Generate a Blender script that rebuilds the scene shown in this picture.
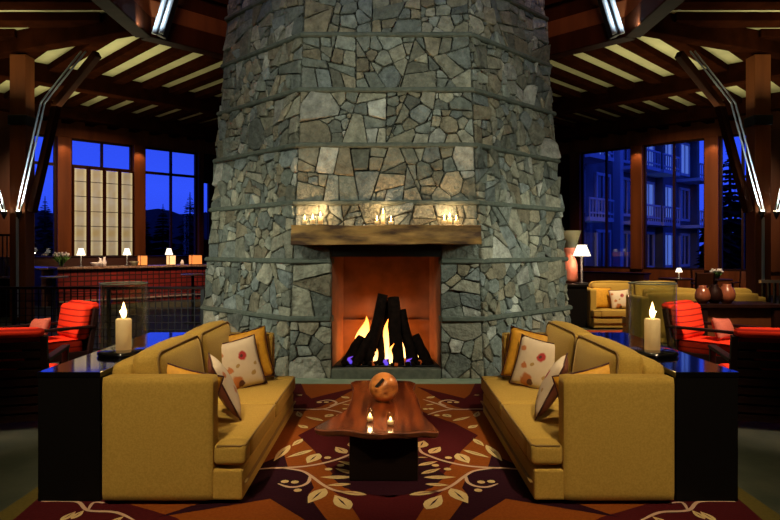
import bpy, bmesh, math, random
from mathutils import Vector, Matrix, Euler, noise
PI = math.pi
C = bpy.context.scene.collection
SC = bpy.context.scene
for o in list(bpy.data.objects): bpy.data.objects.remove(o)

# ------------------------------------------------------------------ camera
CAMZ, FPX, AX, HZ = 1.6, 620.0, 388.0, 249.0
cam = bpy.data.cameras.new('camera'); co = bpy.data.objects.new('camera', cam); C.objects.link(co)
co.location = (0, 0, CAMZ); co.rotation_euler = (PI/2, 0, 0)
cam.sensor_width = 36; cam.lens = FPX*36/780; cam.shift_x = (390-AX)/780; cam.shift_y = (HZ-260)/780
cam.clip_start = .05; cam.clip_end = 500
SC.camera = co

# ------------------------------------------------------------------ world: deep blue dusk
w = bpy.data.worlds.new('dusk'); SC.world = w; w.use_nodes = True
nt = w.node_tree; nt.nodes.clear()
wo = nt.nodes.new('ShaderNodeOutputWorld'); bg = nt.nodes.new('ShaderNodeBackground')
tc = nt.nodes.new('ShaderNodeTexCoord'); sp = nt.nodes.new('ShaderNodeSeparateXYZ'); rp = nt.nodes.new('ShaderNodeValToRGB')
nz = nt.nodes.new('ShaderNodeTexNoise'); nz.inputs['Scale'].default_value = 3; ad = nt.nodes.new('ShaderNodeMath'); ad.operation = 'MULTIPLY_ADD'
nt.links.new(tc.outputs['Generated'], sp.inputs[0]); nt.links.new(tc.outputs['Generated'], nz.inputs['Vector'])
nt.links.new(nz.outputs[0], ad.inputs[0]); ad.inputs[1].default_value = .12; nt.links.new(sp.outputs[2], ad.inputs[2])
nt.links.new(ad.outputs[0], rp.inputs[0])
e = rp.color_ramp.elements
e[0].position = 0.0; e[0].color = (.026, .060, .62, 1); e[1].position = .55; e[1].color = (.016, .04, .55, 1)
e2 = e.new(.17); e2.color = (.036, .095, 1.0, 1)
nt.links.new(rp.outputs[0], bg.inputs[0]); nt.links.new(bg.outputs[0], wo.inputs[0])
bg.inputs[1].default_value = 1.05

# ------------------------------------------------------------------ view + lights
SC.view_settings.view_transform = 'Standard'; SC.view_settings.look = 'None'
SC.view_settings.exposure = 0.0; SC.view_settings.gamma = 1; SC.view_settings.use_curve_mapping = False
SC.cycles.use_denoising = True
SC.cycles.max_bounces = 8; SC.cycles.transparent_max_bounces = 24
SC.cycles.caustics_reflective = False; SC.cycles.caustics_refractive = False
SC.cycles.sample_clamp_indirect = 4

def aim(o, target):
    o.rotation_euler = (Vector(target)-o.location).to_track_quat('-Z', 'Y').to_euler()
def spot(name, loc, target, power, color, angle, blend=.6, radius=.12):
    l = bpy.data.lights.new(name, 'SPOT'); l.energy = power; l.color = color; l.spot_size = math.radians(angle)
    l.spot_blend = blend; l.shadow_soft_size = radius
    o = bpy.data.objects.new(name, l); C.objects.link(o); o.location = loc; aim(o, target); return o
def point(name, loc, power, color, radius=.05):
    l = bpy.data.lights.new(name, 'POINT'); l.energy = power; l.color = color; l.shadow_soft_size = radius
    o = bpy.data.objects.new(name, l); C.objects.link(o); o.location = loc; return o
def area(name, loc, target, power, color, sx, sy):
    l = bpy.data.lights.new(name, 'AREA'); l.energy = power; l.color = color; l.shape = 'RECTANGLE'; l.size = sx; l.size_y = sy
    o = bpy.data.objects.new(name, l); C.objects.link(o); o.location = loc; aim(o, target); return o
WARM = (1, .76, .44); AMBER = (1, .52, .2); COOL = (.94, 1, .80)
for s in (-1, 1):
    spot('sofa_front_fill', (s*1.7, .9, 5.0), (s*1.35, 4.6, .4), 860, WARM, 40, .8)  # unseen spot ahead of the sofas, added to fill their near faces
    spot('sofa_top_fill', (s*1.9, 4.9, 5.7), (s*1.45, 4.9, .4), 480, (1, .80, .50), 26, .8)  # unseen spot added to brighten the seats from above
    spot('chimney_fill_low', (s*5.2, 4.6, 2.7), (s*2.1, 8.8, .9), 720, COOL, 50, .9, .3)  # unseen spot added to light the lower chimney from the side
    spot('chimney_fill_high', (s*3.0, 3.2, 4.6), (s*.8, 8.2, 2.8), 560, COOL, 66, 1, .3)  # unseen spot added for the upper stonework
    spot('chair_fill', (s*4.9, 4.9, 5.5), (s*4.0, 7.1, .6), 1900, (1, .66, .48), 44, .8)  # unseen spot added to brighten the far red chairs
    spot('near_chair_fill', (s*3.5, 4.3, 5.5), (s*3.6, 5.5, .85), 900, (1, .72, .52), 24, .8)  # unseen spot added to brighten the near chair tops
    area('ceiling_fill', (s*9.5, 17.2, 4.6), (s*9.3, 17.0, 6.4), 74, (1, .90, .52), 3.5, 3.5)  # unseen panels in mid-air, added to brighten the ceiling boards
    area('ceiling_fill', (s*6.4, 14.6, 4.7), (s*6.4, 14.6, 6.4), 38, (1, .90, .52), 2.5, 2.5)
    area('ceiling_fill', (s*8.6, 12.2, 4.9), (s*8.6, 12.2, 6.4), 45, (1, .90, .52), 2.5, 1.5)
    area('lantern_light', (s*3.4, 9.0, 7.9), (s*3.4, 12.6, 6.6), 75, (1, .58, .34), 1.5, 1.5)
    spot('rod_uplight', (s*4.66, 11.6, 5.75), (s*4.45, 12.1, 6.6), 70, (.75, .9, 1), 100, .6, .03)
    spot('window_post_fill', (s*8.2, 17.6, 5.6), (s*10.9, 22.6, 3.0), 1500, (1, .62, .34), 62, .9)  # unseen spot added to lighten the window posts
spot('table_side_fill', (3.3, 5.7, 3.5), (-.05, 4.9, .4), 400, (1, .56, .27), 22, .7, .04)  # unseen side spot, placed to throw the ball's shadow left
spot('table_front_light', (.3, 2.6, 5.7), (0, 4.4, .4), 60, (1, .6, .3), 16, .8, .05)
for s in (-1, 1): spot('rug_fill', (s*1.15, 4.0, 5.7), (s*.72, 4.5, 0), 105, (1, .66, .4), 24, .9)  # unseen spots added over the rug beside the table
spot('rug_front_fill', (0, 2.2, 5.7), (0, 3.6, 0), 60, (1, .66, .4), 30, .9)  # unseen spot added for the rug's near end
spot('rug_far_fill', (.0, 6.5, 5.7), (0, 6.95, 0), 260, (1, .68, .38), 26, .9)  # unseen spot added for the rug's hearth end
spot('bar_front_fill', (-5.0, 13.4, 5.8), (-7.2, 18.3, .9), 2600, (1, .60, .36), 44, .9)  # unseen spot set forward to light the bar's tiled front
spot('lounge_fill', (5.4, 9.6, 6.0), (5.2, 12.6, .5), 1900, WARM, 52, .9)  # unseen spot added to brighten the far lounge
spot('desk_fill', (4.6, 6.6, 4.6), (5.25, 9.4, .5), 900, (1, .66, .4), 30, .9)  # unseen spot set forward to light the desk panel
spot('dining_fill', (8.6, 15.0, 6.0), (9.4, 17.6, .6), 900, (1, .66, .42), 44, .9)  # unseen spot added to brighten the dining corner

# ------------------------------------------------------------------ materials
def L(c):   # sRGB 0-255 to linear
    r = []
    for v in c:
        v /= 255.0; r.append(v/12.92 if v <= .04045 else ((v+.055)/1.055)**2.4)
    return tuple(r)+(1,)
def mat(name, col, rough=.6, col2=None, scale=8, stretch=(1, 1, 1), bump=0, bscale=None, metal=0, emit=None, estr=1, sheen=0, trans=0, spec=.5, coat=0, lo=.35, hi=.65, detail=4):
    m = bpy.data.materials.new(name); m.use_nodes = True
    n = m.node_tree; b = n.nodes['Principled BSDF']
    b.inputs['Base Color'].default_value = col; b.inputs['Roughness'].default_value = rough; b.inputs['Metallic'].default_value = metal
    b.inputs['Specular IOR Level'].default_value = spec
    if sheen: b.inputs['Sheen Weight'].default_value = sheen; b.inputs['Sheen Roughness'].default_value = .4; b.inputs['Sheen Tint'].default_value = (1, .74, .30, 1)
    if trans: b.inputs['Transmission Weight'].default_value = trans
    if coat: b.inputs['Coat Weight'].default_value = coat; b.inputs['Coat Roughness'].default_value = .05
    if emit: b.inputs['Emission Color'].default_value = emit; b.inputs['Emission Strength'].default_value = estr
    if col2 or bump:
        t = n.nodes.new('ShaderNodeTexCoord'); mp = n.nodes.new('ShaderNodeMapping'); mp.inputs['Scale'].default_value = stretch
        n.links.new(t.outputs['Object'], mp.inputs[0])
        q = n.nodes.new('ShaderNodeTexNoise'); q.inputs['Scale'].default_value = scale; q.inputs['Detail'].default_value = detail
        n.links.new(mp.outputs[0], q.inputs['Vector'])
        if col2:
            r = n.nodes.new('ShaderNodeValToRGB'); r.color_ramp.elements[0].position = lo; r.color_ramp.elements[1].position = hi
            r.color_ramp.elements[0].color = col; r.color_ramp.elements[1].color = col2
            n.links.new(q.outputs[0], r.inputs[0]); n.links.new(r.outputs[0], b.inputs['Base Color'])
        if bump:
            if bscale:
                q2 = n.nodes.new('ShaderNodeTexNoise'); q2.inputs['Scale'].default_value = bscale; q2.inputs['Detail'].default_value = 3
                n.links.new(mp.outputs[0], q2.inputs['Vector'])
            else: q2 = q
            bp = n.nodes.new('ShaderNodeBump'); bp.inputs['Strength'].default_value = bump; bp.inputs['Distance'].default_value = .02
            n.links.new(q2.outputs[0], bp.inputs['Height']); n.links.new(bp.outputs[0], b.inputs['Normal'])
    return m
M = {}
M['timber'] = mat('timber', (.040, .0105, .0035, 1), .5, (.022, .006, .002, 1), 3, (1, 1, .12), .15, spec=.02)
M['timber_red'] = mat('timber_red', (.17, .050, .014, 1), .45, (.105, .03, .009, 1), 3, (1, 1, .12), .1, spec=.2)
M['rafter'] = mat('rafter', (.026, .0062, .0022, 1), .6, (.015, .004, .0015, 1), 3, (1, 1, 1), .1, spec=0)
M['cream'] = mat('cream_board', (.58, .55, .30, 1), .8, (.50, .475, .26, 1), 2)
M['steel'] = mat('steel', (.50, .58, .64, 1), .4, metal=.45)
M['darksteel'] = mat('dark_steel', (.012, .012, .014, 1), .5, metal=.4)
M['mortar'] = mat('mortar', (.045, .045, .034, 1), .95, (.075, .072, .055, 1), 20, bump=.3)
M['ledge'] = mat('ledge_stone', (.060, .070, .052, 1), .85, (.095, .105, .078, 1), 14, bump=.5)
M['slate'] = mat('slate', (.034, .043, .030, 1), .6, (.055, .062, .042, 1), 3, bump=.08, bscale=30, spec=.15)
M['hearth'] = mat('hearth_slate', (.20, .27, .19, 1), .6, (.27, .34, .25, 1), 6, bump=.1)
M['firebrick'] = mat('firebrick', (.25, .082, .03, 1), .9, (.17, .055, .02, 1), 5, bump=.2)
M['soot'] = mat('soot', (.008, .007, .006, 1), .9)
M['mantel'] = mat('mantel_wood', (.38, .20, .05, 1), .8, (.06, .024, .007, 1), 7, (.35, 1.3, 1.3), 1.0, lo=.36, hi=.62, detail=9)
M['log'] = mat('charred_log', (.005, .003, .002, 1), .95, (.012, .006, .004, 1), 18, bump=.8, spec=.04)
M['ember'] = mat('ember', (.02, .008, .004, 1), .9, emit=(1, .16, .02, 1), estr=.25)
M['velvet'] = mat('gold_velvet', (.47, .31, .066, 1), .8, (.39, .25, .048, 1), 90, sheen=.4, bump=.06, spec=.15)
M['velvet_piping'] = mat('gold_piping', (.22, .13, .03, 1), .7, sheen=.2)
M['legwood'] = mat('dark_leg_wood', (.006, .003, .002, 1), .5, spec=.1)
M['black'] = mat('black_lacquer', (.0035, .0032, .004, 1), .10, spec=1.0, coat=1)
M['blackmatt'] = mat('black_matt', (.0035, .003, .003, 1), .5, spec=.15)
M['slab'] = mat('slab_wood', (.27, .058, .013, 1), .22, (.05, .009, .004, 1), 1.6, (14, 1.0, 14), 0, coat=.3, lo=.36, hi=.62, detail=8)
M['slab_edge'] = mat('slab_live_edge', (.20, .06, .018, 1), .6, (.07, .018, .006, 1), 8, bump=.3)
M['burl'] = mat('burl_wood', (.66, .25, .06, 1), .3, (.16, .035, .008, 1), 7, (1, 1, 1.8), .1, lo=.38, hi=.66, detail=8)
M['rug_rust'] = mat('rug_rust', (.225, .058, .009, 1), .95, (.185, .046, .007, 1), 60, bump=.15, spec=.08)
M['rug_maroon'] = mat('rug_maroon', (.062, .006, .008, 1), .95, (.05, .005, .007, 1), 60, bump=.15, spec=.08)
M['rug_navy_and_shade'] = mat('rug_plum_and_shade', (.022, .004, .009, 1), .95, (.018, .003, .008, 1), 60, bump=.15, spec=.08)
M['rug_cream'] = mat('rug_cream', (.58, .44, .21, 1), .95, (.50, .37, .17, 1), 80, spec=.08)
M['rug_vine'] = mat('rug_vine', (.50, .34, .24, 1), .95, spec=.08)
M['rug_olive'] = mat('rug_olive', (.11, .085, .02, 1), .95, (.09, .07, .017, 1), 60, spec=.08)
M['rug_red'] = mat('rug_red', (.35, .07, .02, 1), .95, (.16, .02, .01, 1), 6, spec=.08)
M['red'] = mat('red_fabric', (.72, .035, .010, 1), .85, (.62, .028, .008, 1), 40, spec=.1)
M['pink'] = mat('salmon_fabric', (.50, .115, .060, 1), .8, (.42, .09, .05, 1), 40)
M['chairwood'] = mat('dark_chair_wood', (.022, .007, .005, 1), .5, (.014, .005, .004, 1), 8, spec=.12)
M['goldpillow'] = mat('gold_silk', (.66, .34, .03, 1), .55, (.56, .27, .022, 1), 30, spec=.25)
M['piping'] = mat('maroon_piping', (.06, .012, .008, 1), .7)
M['candle'] = mat('candle_wax_glow', (.80, .62, .40, 1), .5, emit=(1, .50, .16, 1), estr=.30)  # emission imitates flame light glowing through the wax
M['flamecore'] = mat('candle_flame', (1, .8, .4, 1), .5, emit=(1, .62, .22, 1), estr=14)
M['wick'] = M['soot']
M['bar_top'] = mat('granite', (.34, .22, .15, 1), .25, (.12, .07, .045, 1), 25)
M['bar_wood'] = mat('bar_brown', (.06, .022, .012, 1), .5)
M['shade'] = mat('lamp_shade', (.9, .85, .75, 1), .7, emit=(1, .88, .70, 1), estr=1.6)
M['white'] = mat('white_china', (.85, .85, .82, 1), .4)
M['leaf'] = mat('leaf_green', (.10, .30, .045, 1), .6, (.2, .42, .1, 1), 12)
M['lantern'] = mat('lantern_amber', (.7, .3, .1, 1), .6, emit=(1, .30, .06, 1), estr=.75)
M['lantern_pale'] = mat('lantern_cream', (.8, .6, .35, 1), .6, emit=(1, .62, .26, 1), estr=.9)
M['stool'] = mat('table_disc', (.5, .4, .33, 1), .2, metal=.4)
M['urn'] = mat('salmon_ceramic', (.62, .20, .13, 1), .5, (.5, .15, .09, 1), 4)
M['urn_cap'] = mat('green_stoneware', (.16, .17, .10, 1), .6, (.22, .22, .14, 1), 5)
M['copper'] = mat('copper_glaze', (.35, .11, .05, 1), .25, (.2, .06, .03, 1), 5, coat=.4)
M['panelwood'] = mat('panel_wood', (.17, .055, .018, 1), .4, (.10, .03, .01, 1), 3, (1, 1, .2))
M['bark'] = mat('bark', (.02, .014, .01, 1), .9)
M['needles'] = mat('needles', (.012, .02, .02, 1), .95)
M['facade'] = mat('facade_board', (.17, .18, .2, 1), .8, (.11, .12, .13, 1), 1)
M['facade_trim'] = mat('facade_trim', (.62, .66, .70, 1), .7)
M['facade_glass'] = mat('facade_glass', (.02, .025, .05, 1), .15)
M['facade_lit'] = mat('facade_lit_glass', (.1, .12, .2, 1), .3, emit=(.16, .30, 1, 1), estr=.5)
M['earth'] = mat('earth', (.02, .022, .02, 1), .95)
M['lens'] = mat('lamp_lens', (1, 1, .9, 1), .4, emit=(1, .84, .55, 1), estr=16)

def glass_mat(name, tint=(1, 1, 1, 1), refl=.12):
    m = bpy.data.materials.new(name); m.use_nodes = True; n = m.node_tree; n.nodes.clear()
    o = n.nodes.new('ShaderNodeOutputMaterial'); mx = n.nodes.new('ShaderNodeMixShader'); tr = n.nodes.new('ShaderNodeBsdfTransparent')
    gl = n.nodes.new('ShaderNodeBsdfGlossy'); gl.inputs['Roughness'].default_value = .02; tr.inputs[0].default_value = tint
    lw = n.nodes.new('ShaderNodeLayerWeight'); lw.inputs[0].default_value = .5
    pw = n.nodes.new('ShaderNodeMath'); pw.operation = 'POWER'; pw.inputs[1].default_value = 4.5; n.links.new(lw.outputs['Facing'], pw.inputs[0])
    fr = n.nodes.new('ShaderNodeMath'); fr.operation = 'MULTIPLY_ADD'; fr.inputs[1].default_value = .75; fr.inputs[2].default_value = refl*.35; n.links.new(pw.outputs[0], fr.inputs[0])
    n.links.new(fr.outputs[0], mx.inputs[0]); n.links.new(tr.outputs[0], mx.inputs[1]); n.links.new(gl.outputs[0], mx.inputs[2])
    n.links.new(mx.outputs[0], o.inputs[0]); return m
M['pane'] = glass_mat('window_glass', (.94, .96, 1, 1), .1)
M['glass'] = glass_mat('clear_glass', (.93, .95, .92, 1), .13)

def flame_mat(name, c0, c1, s):
    m = bpy.data.materials.new(name); m.use_nodes = True; n = m.node_tree; n.nodes.clear()
    o = n.nodes.new('ShaderNodeOutputMaterial'); mx = n.nodes.new('ShaderNodeMixShader'); tr = n.nodes.new('ShaderNodeBsdfTransparent')
    em = n.nodes.new('ShaderNodeEmission'); em.inputs[1].default_value = s
    t = n.nodes.new('ShaderNodeTexCoord'); sx = n.nodes.new('ShaderNodeSeparateXYZ'); r = n.nodes.new('ShaderNodeValToRGB')
    n.links.new(t.outputs['Generated'], sx.inputs[0]); n.links.new(sx.outputs[2], r.inputs[0])
    r.color_ramp.elements[0].color = c0; r.color_ramp.elements[1].color = c1; n.links.new(r.outputs[0], em.inputs[0])
    lw = n.nodes.new('ShaderNodeLayerWeight'); lw.inputs[0].default_value = .35
    n.links.new(lw.outputs['Facing'], mx.inputs[0]); n.links.new(em.outputs[0], mx.inputs[1]); n.links.new(tr.outputs[0], mx.inputs[2])
    n.links.new(mx.outputs[0], o.inputs[0]); return m
M['flame'] = flame_mat('fire_yellow', (1, .66, .20, 1), (1, .24, .02, 1), 5.0)
M['flame_blue'] = flame_mat('fire_blue', (.10, .08, 1, 1), (.3, .1, .9, 1), .9)

def stone_mat():
    m = bpy.data.materials.new('fieldstone'); m.use_nodes = True; n = m.node_tree; b = n.nodes['Principled BSDF']
    b.inputs['Roughness'].default_value = .85; b.inputs['Specular IOR Level'].default_value = .25
    at = n.nodes.new('ShaderNodeAttribute'); at.attribute_name = 'stone_colour'
    t = n.nodes.new('ShaderNodeTexCoord'); q = n.nodes.new('ShaderNodeTexNoise'); q.inputs['Scale'].default_value = 9; q.inputs['Detail'].default_value = 8; q.inputs['Roughness'].default_value = .7
    n.links.new(t.outputs['Object'], q.inputs['Vector'])
    mr = n.nodes.new('ShaderNodeMapRange'); mr.inputs[1].default_value = .3; mr.inputs[2].default_value = .7; mr.inputs[3].default_value = .5; mr.inputs[4].default_value = 1.45
    n.links.new(q.outputs[0], mr.inputs[0])
    mx = n.nodes.new('ShaderNodeMix'); mx.data_type = 'RGBA'; mx.blend_type = 'MULTIPLY'; mx.inputs[0].default_value = 1
    n.links.new(at.outputs['Color'], mx.inputs[6]); n.links.new(mr.outputs[0], mx.inputs[7]); n.links.new(mx.outputs[2], b.inputs['Base Color'])
    bp = n.nodes.new('ShaderNodeBump'); bp.inputs['Strength'].default_value = 1.0; bp.inputs['Distance'].default_value = .05
    q2 = n.nodes.new('ShaderNodeTexNoise'); q2.inputs['Scale'].default_value = 16; q2.inputs['Detail'].default_value = 6
    n.links.new(t.outputs['Object'], q2.inputs['Vector']); n.links.new(q2.outputs[0], bp.inputs['Height']); n.links.new(bp.outputs[0], b.inputs['Normal'])
    return m
M['stone'] = stone_mat()

def dots_mat(name, base, dots, base2=None, rough=.6):
    """a fabric print: round flower heads at fixed places of the cloth (object space x, z)"""
    m = bpy.data.materials.new(name); m.use_nodes = True; n = m.node_tree; b = n.nodes['Principled BSDF']; b.inputs['Roughness'].default_value = rough
    t = n.nodes.new('ShaderNodeTexCoord'); q = n.nodes.new('ShaderNodeTexNoise'); q.inputs['Scale'].default_value = 16
    n.links.new(t.outputs['Object'], q.inputs['Vector'])
    ms = n.nodes.new('ShaderNodeVectorMath'); ms.operation = 'SCALE'; ms.inputs['Scale'].default_value = .05
    n.links.new(q.outputs['Color'], ms.inputs[0]); av = n.nodes.new('ShaderNodeVectorMath'); n.links.new(t.outputs['Object'], av.inputs[0]); n.links.new(ms.outputs[0], av.inputs[1])
    sub = n.nodes.new('ShaderNodeVectorMath'); sub.operation = 'MULTIPLY'; sub.inputs[1].default_value = (1, 0, 1); n.links.new(av.outputs[0], sub.inputs[0])
    nb = n.nodes.new('ShaderNodeValToRGB'); nb.color_ramp.elements[0].color = base; nb.color_ramp.elements[1].color = base2 or base
    n.links.new(q.outputs[0], nb.inputs[0]); cur = nb.outputs[0]
    for (x, z, r, c) in dots:
        d = n.nodes.new('ShaderNodeVectorMath'); d.operation = 'DISTANCE'; n.links.new(sub.outputs[0], d.inputs[0]); d.inputs[1].default_value = (x+.025, 0, z+.025)
        lt = n.nodes.new('ShaderNodeMapRange'); lt.inputs[1].default_value = r*1.15; lt.inputs[2].default_value = r*.8; lt.inputs[3].default_value = 0; lt.inputs[4].default_value = 1
        n.links.new(d.outputs['Value'], lt.inputs[0])
        mx = n.nodes.new('ShaderNodeMix'); mx.data_type = 'RGBA'; n.links.new(lt.outputs[0], mx.inputs[0]); n.links.new(cur, mx.inputs[6]); mx.inputs[7].default_value = c
        cur = mx.outputs[2]
    n.links.new(cur, b.inputs['Base Color']); return m
RD, OR, BR, TN = (.42, .03, .03, 1), (.50, .17, .05, 1), (.10, .03, .02, 1), (.42, .26, .08, 1)
M['floral'] = dots_mat('floral_print', (.72, .60, .44, 1), [(.035, .06, .040, RD), (.03, .065, .014, BR), (-.15, .11, .026, OR), (-.10, -.04, .028, OR), (-.06, -.15, .055, OR), (-.02, -.17, .025, BR), (.10, -.10, .02, TN), (.14, -.03, .018, TN), (-.03, -.02, .016, TN)], (.62, .50, .36, 1))
M['floral_dark'] = dots_mat('dark_floral_print', (.20, .06, .03, 1), [(.05, .1, .05, OR), (-.1, .12, .03, BR), (-.1, -.06, .05, TN), (.1, -.12, .05, RD), (0, 0, .04, BR)], (.12, .03, .02, 1))
def tile_mat():
    m = bpy.data.materials.new('red_tile'); m.use_nodes = True; n = m.node_tree; b = n.nodes['Principled BSDF']; b.inputs['Roughness'].default_value = .35
    t = n.nodes.new('ShaderNodeTexCoord'); bk = n.nodes.new('ShaderNodeTexBrick'); bk.offset = 0
    mp = n.nodes.new('ShaderNodeMapping'); mp.inputs['Rotation'].default_value = (PI/2, 0, 0); n.links.new(t.outputs['Object'], mp.inputs[0]); n.links.new(mp.outputs[0], bk.inputs[0])
    bk.inputs['Color1'].default_value = (.20, .022, .016, 1); bk.inputs['Color2'].default_value = (.12, .015, .012, 1); bk.inputs['Mortar'].default_value = (.02, .006, .005, 1)
    bk.inputs['Scale'].default_value = 1; bk.inputs['Brick Width'].default_value = .18; bk.inputs['Row Height'].default_value = .14; bk.inputs['Mortar Size'].default_value = .018
    n.links.new(bk.outputs[0], b.inputs['Base Color']); return m
M['tile'] = tile_mat()
def screen_mat():
    m = bpy.data.materials.new('lit_onyx'); m.use_nodes = True; n = m.node_tree; b = n.nodes['Principled BSDF']
    b.inputs['Base Color'].default_value = (.5, .42, .28, 1)
    t = n.nodes.new('ShaderNodeTexCoord'); q = n.nodes.new('ShaderNodeTexNoise'); q.inputs['Scale'].default_value = 1.7; n.links.new(t.outputs['Object'], q.inputs['Vector'])
    r = n.nodes.new('ShaderNodeValToRGB'); r.color_ramp.elements[0].position = .3; r.color_ramp.elements[0].color = (.30, .20, .055, 1)
    r.color_ramp.elements[1].position = .66; r.color_ramp.elements[1].color = (.40, .37, .30, 1)
    sx = n.nodes.new('ShaderNodeSeparateXYZ'); n.links.new(t.outputs['Object'], sx.inputs[0]); ab = n.nodes.new('ShaderNodeMath'); ab.operation = 'ABSOLUTE'; n.links.new(sx.outputs[0], ab.inputs[0])
    mr = n.nodes.new('ShaderNodeMapRange'); mr.inputs[1].default_value = .10; mr.inputs[2].default_value = .25; mr.inputs[3].default_value = 0; mr.inputs[4].default_value = 1; n.links.new(ab.outputs[0], mr.inputs[0])
    mx = n.nodes.new('ShaderNodeMix'); mx.data_type = 'RGBA'; mx.inputs[7].default_value = (.95, .78, .38, 1); n.links.new(mr.outputs[0], mx.inputs[0])
    n.links.new(q.outputs[0], r.inputs[0]); n.links.new(r.outputs[0], mx.inputs[6]); n.links.new(mx.outputs[2], b.inputs['Emission Color']); b.inputs['Emission Strength'].default_value = .62; b.inputs['Base Color'].default_value = (.2, .17, .1, 1)
    return m
M['screen'] = screen_mat()

# ------------------------------------------------------------------ mesh helpers
class MB:
    def __init__(s): s.bm = bmesh.new()
    def add(s, src, mx=None, mi=0):
        mp = {}
        for v in src.verts: mp[v] = s.bm.verts.new(mx @ v.co if mx else v.co)
        for f in src.faces:
            try: nf = s.bm.faces.new([mp[v] for v in f.verts]); nf.material_index = mi or f.material_index; nf.smooth = f.smooth
            except ValueError: pass
        src.free(); return s
    def box(s, c, size, rot=None, bevel=0, mi=0, seg=2):
        b = bmesh.new(); bmesh.ops.create_cube(b, size=1); bmesh.ops.scale(b, vec=size, verts=b.verts)
        if bevel: bmesh.ops.bevel(b, geom=list(b.edges), offset=bevel, segments=seg, affect='EDGES', profile=.5)
        mx = Matrix.Translation(c)
        if rot is not None: mx = mx @ (rot.to_matrix().to_4x4() if isinstance(rot, Euler) else rot)
        return s.add(b, mx, mi)
    def beam(s, a, b, wd, ht, mi=0, bevel=0, up=(0, 0, 1)):
        a, b = Vector(a), Vector(b); d = (b-a); ln = d.length; y = d.normalized(); u = Vector(up)
        if abs(y.dot(u)) > .98: u = Vector((0, 1, 0))
        x = y.cross(u).normalized(); z = x.cross(y)
        mx = Matrix((x, y, z)).transposed().to_4x4()
        return s.box((a+b)/2, (wd, ln, ht), mx, bevel, mi)
    def lathe(s, prof, c=(0, 0, 0), seg=24, mi=0, smooth=True):
        rings = []
        for (r, z) in prof:
            if r < 1e-5: rings.append([s.bm.verts.new((c[0], c[1], c[2]+z))])
            else: rings.append([s.bm.verts.new((c[0]+r*math.cos(2*PI*k/seg), c[1]+r*math.sin(2*PI*k/seg), c[2]+z)) for k in range(seg)])
        for i in range(len(rings)-1):
            A, B = rings[i], rings[i+1]
            for k in range(seg):
                k2 = (k+1) % seg
                q = [A[k % len(A)], A[k2 % len(A)], B[k2 % len(B)], B[k % len(B)]]
                u = []
                for v in q:
                    if v not in u: u.append(v)
                if len(u) > 2:
                    f = s.bm.faces.new(u); f.smooth = smooth; f.material_index = mi
        return s
    def tube(s, pts, r, seg=8, mi=0, closed=False, smooth=True):
        P = [Vector(p) for p in pts]; n = len(P); rings = []
        rr = r if isinstance(r, (list, tuple)) else [r]*n
        pu = None
        for i in range(n):
            if closed: d = P[(i+1) % n]-P[i-1]
            else: d = P[min(i+1, n-1)]-P[max(i-1, 0)]
            d.normalize(); u = pu if pu is not None else (Vector((0, 0, 1)) if abs(d.z) < .9 else Vector((1, 0, 0)))
            x = d.cross(u)
            if x.length < 1e-4: x = d.cross(Vector((1, .3, 0)))
            x.normalize(); y = x.cross(d).normalized(); pu = y
            rings.append([s.bm.verts.new(P[i]+rr[i]*(math.cos(2*PI*k/seg)*x+math.sin(2*PI*k/seg)*y)) for k in range(seg)])
        for i in range(n if closed else n-1):
            A, B = rings[i], rings[(i+1) % n]
            for k in range(seg):
                f = s.bm.faces.new([A[k], A[(k+1) % seg], B[(k+1) % seg], B[k]]); f.smooth = smooth; f.material_index = mi
        if not closed:
            for R in (rings[0][::-1], rings[-1]):
                f = s.bm.faces.new(R); f.material_index = mi
        return s
    def prism(s, poly, z0, z1, mi=0, mside=None):
        a = [s.bm.verts.new((x, y, z0)) for x, y in poly]; b = [s.bm.verts.new((x, y, z1)) for x, y in poly]
        n = len(poly)
        f = s.bm.faces.new(b); f.material_index = mi
        f = s.bm.faces.new(a[::-1]); f.material_index = mi
        for i in range(n):
            f = s.bm.faces.new([a[i], a[(i+1) % n], b[(i+1) % n], b[i]]); f.material_index = mi if mside is None else mside
        return s
    def quad(s, *p, mi=0):
        f = s.bm.faces.new([s.bm.verts.new(q) for q in p]); f.material_index = mi; return s
    def cushion(s, c, size, r=.04, puff=(0, 0, .02), n=10, rot=None, mi=0):
        b = bmesh.new(); bmesh.ops.create_cube(b, size=2)
        bmesh.ops.subdivide_edges(b, edges=list(b.edges), cuts=n, use_grid_fill=True)
        h = Vector(size)/2
        for v in b.verts:
            p = Vector([math.copysign(min(1, abs(q))**.75, q) for q in v.co])
            P = Vector((p.x*h.x, p.y*h.y, p.z*h.z)); q = Vector([max(-(h[i]-r), min(h[i]-r, P[i])) for i in range(3)])
            d = P-q
            if d.length > 1e-7: P = q+d.normalized()*min(r, d.length*1.0 if d.length < r else r)
            for i in range(3):
                j, k = (i+1) % 3, (i+2) % 3
                P[i] += math.copysign(1, p[i])*abs(p[i])**2*puff[i]*(1-p[j]**2)*(1-p[k]**2) if abs(p[i]) > 1e-6 else 0
            v.co = P
        for f in b.faces: f.smooth = True
        mx = Matrix.Translation(c)
        if rot is not None: mx = mx @ rot.to_matrix().to_4x4()
        return s.add(b, mx, mi)
    def build(s, name, m, parent=None, loc=None, rot=None):
        bmesh.ops.recalc_face_normals(s.bm, faces=s.bm.faces)
        me = bpy.data.meshes.new(name); s.bm.to_mesh(me); s.bm.free()
        for q in (m if isinstance(m, (list, tuple)) else [m]): me.materials.append(q)
        o = bpy.data.objects.new(name, me); C.objects.link(o)
        if parent: o.parent = parent
        if loc is not None: o.location = loc
        if rot is not None: o.rotation_euler = rot
        return o
def tag(o, label, cat, group=None, kind=None):
    o['label'] = label; o['category'] = cat
    if group: o['group'] = group
    if kind: o['kind'] = kind
    return o
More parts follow.
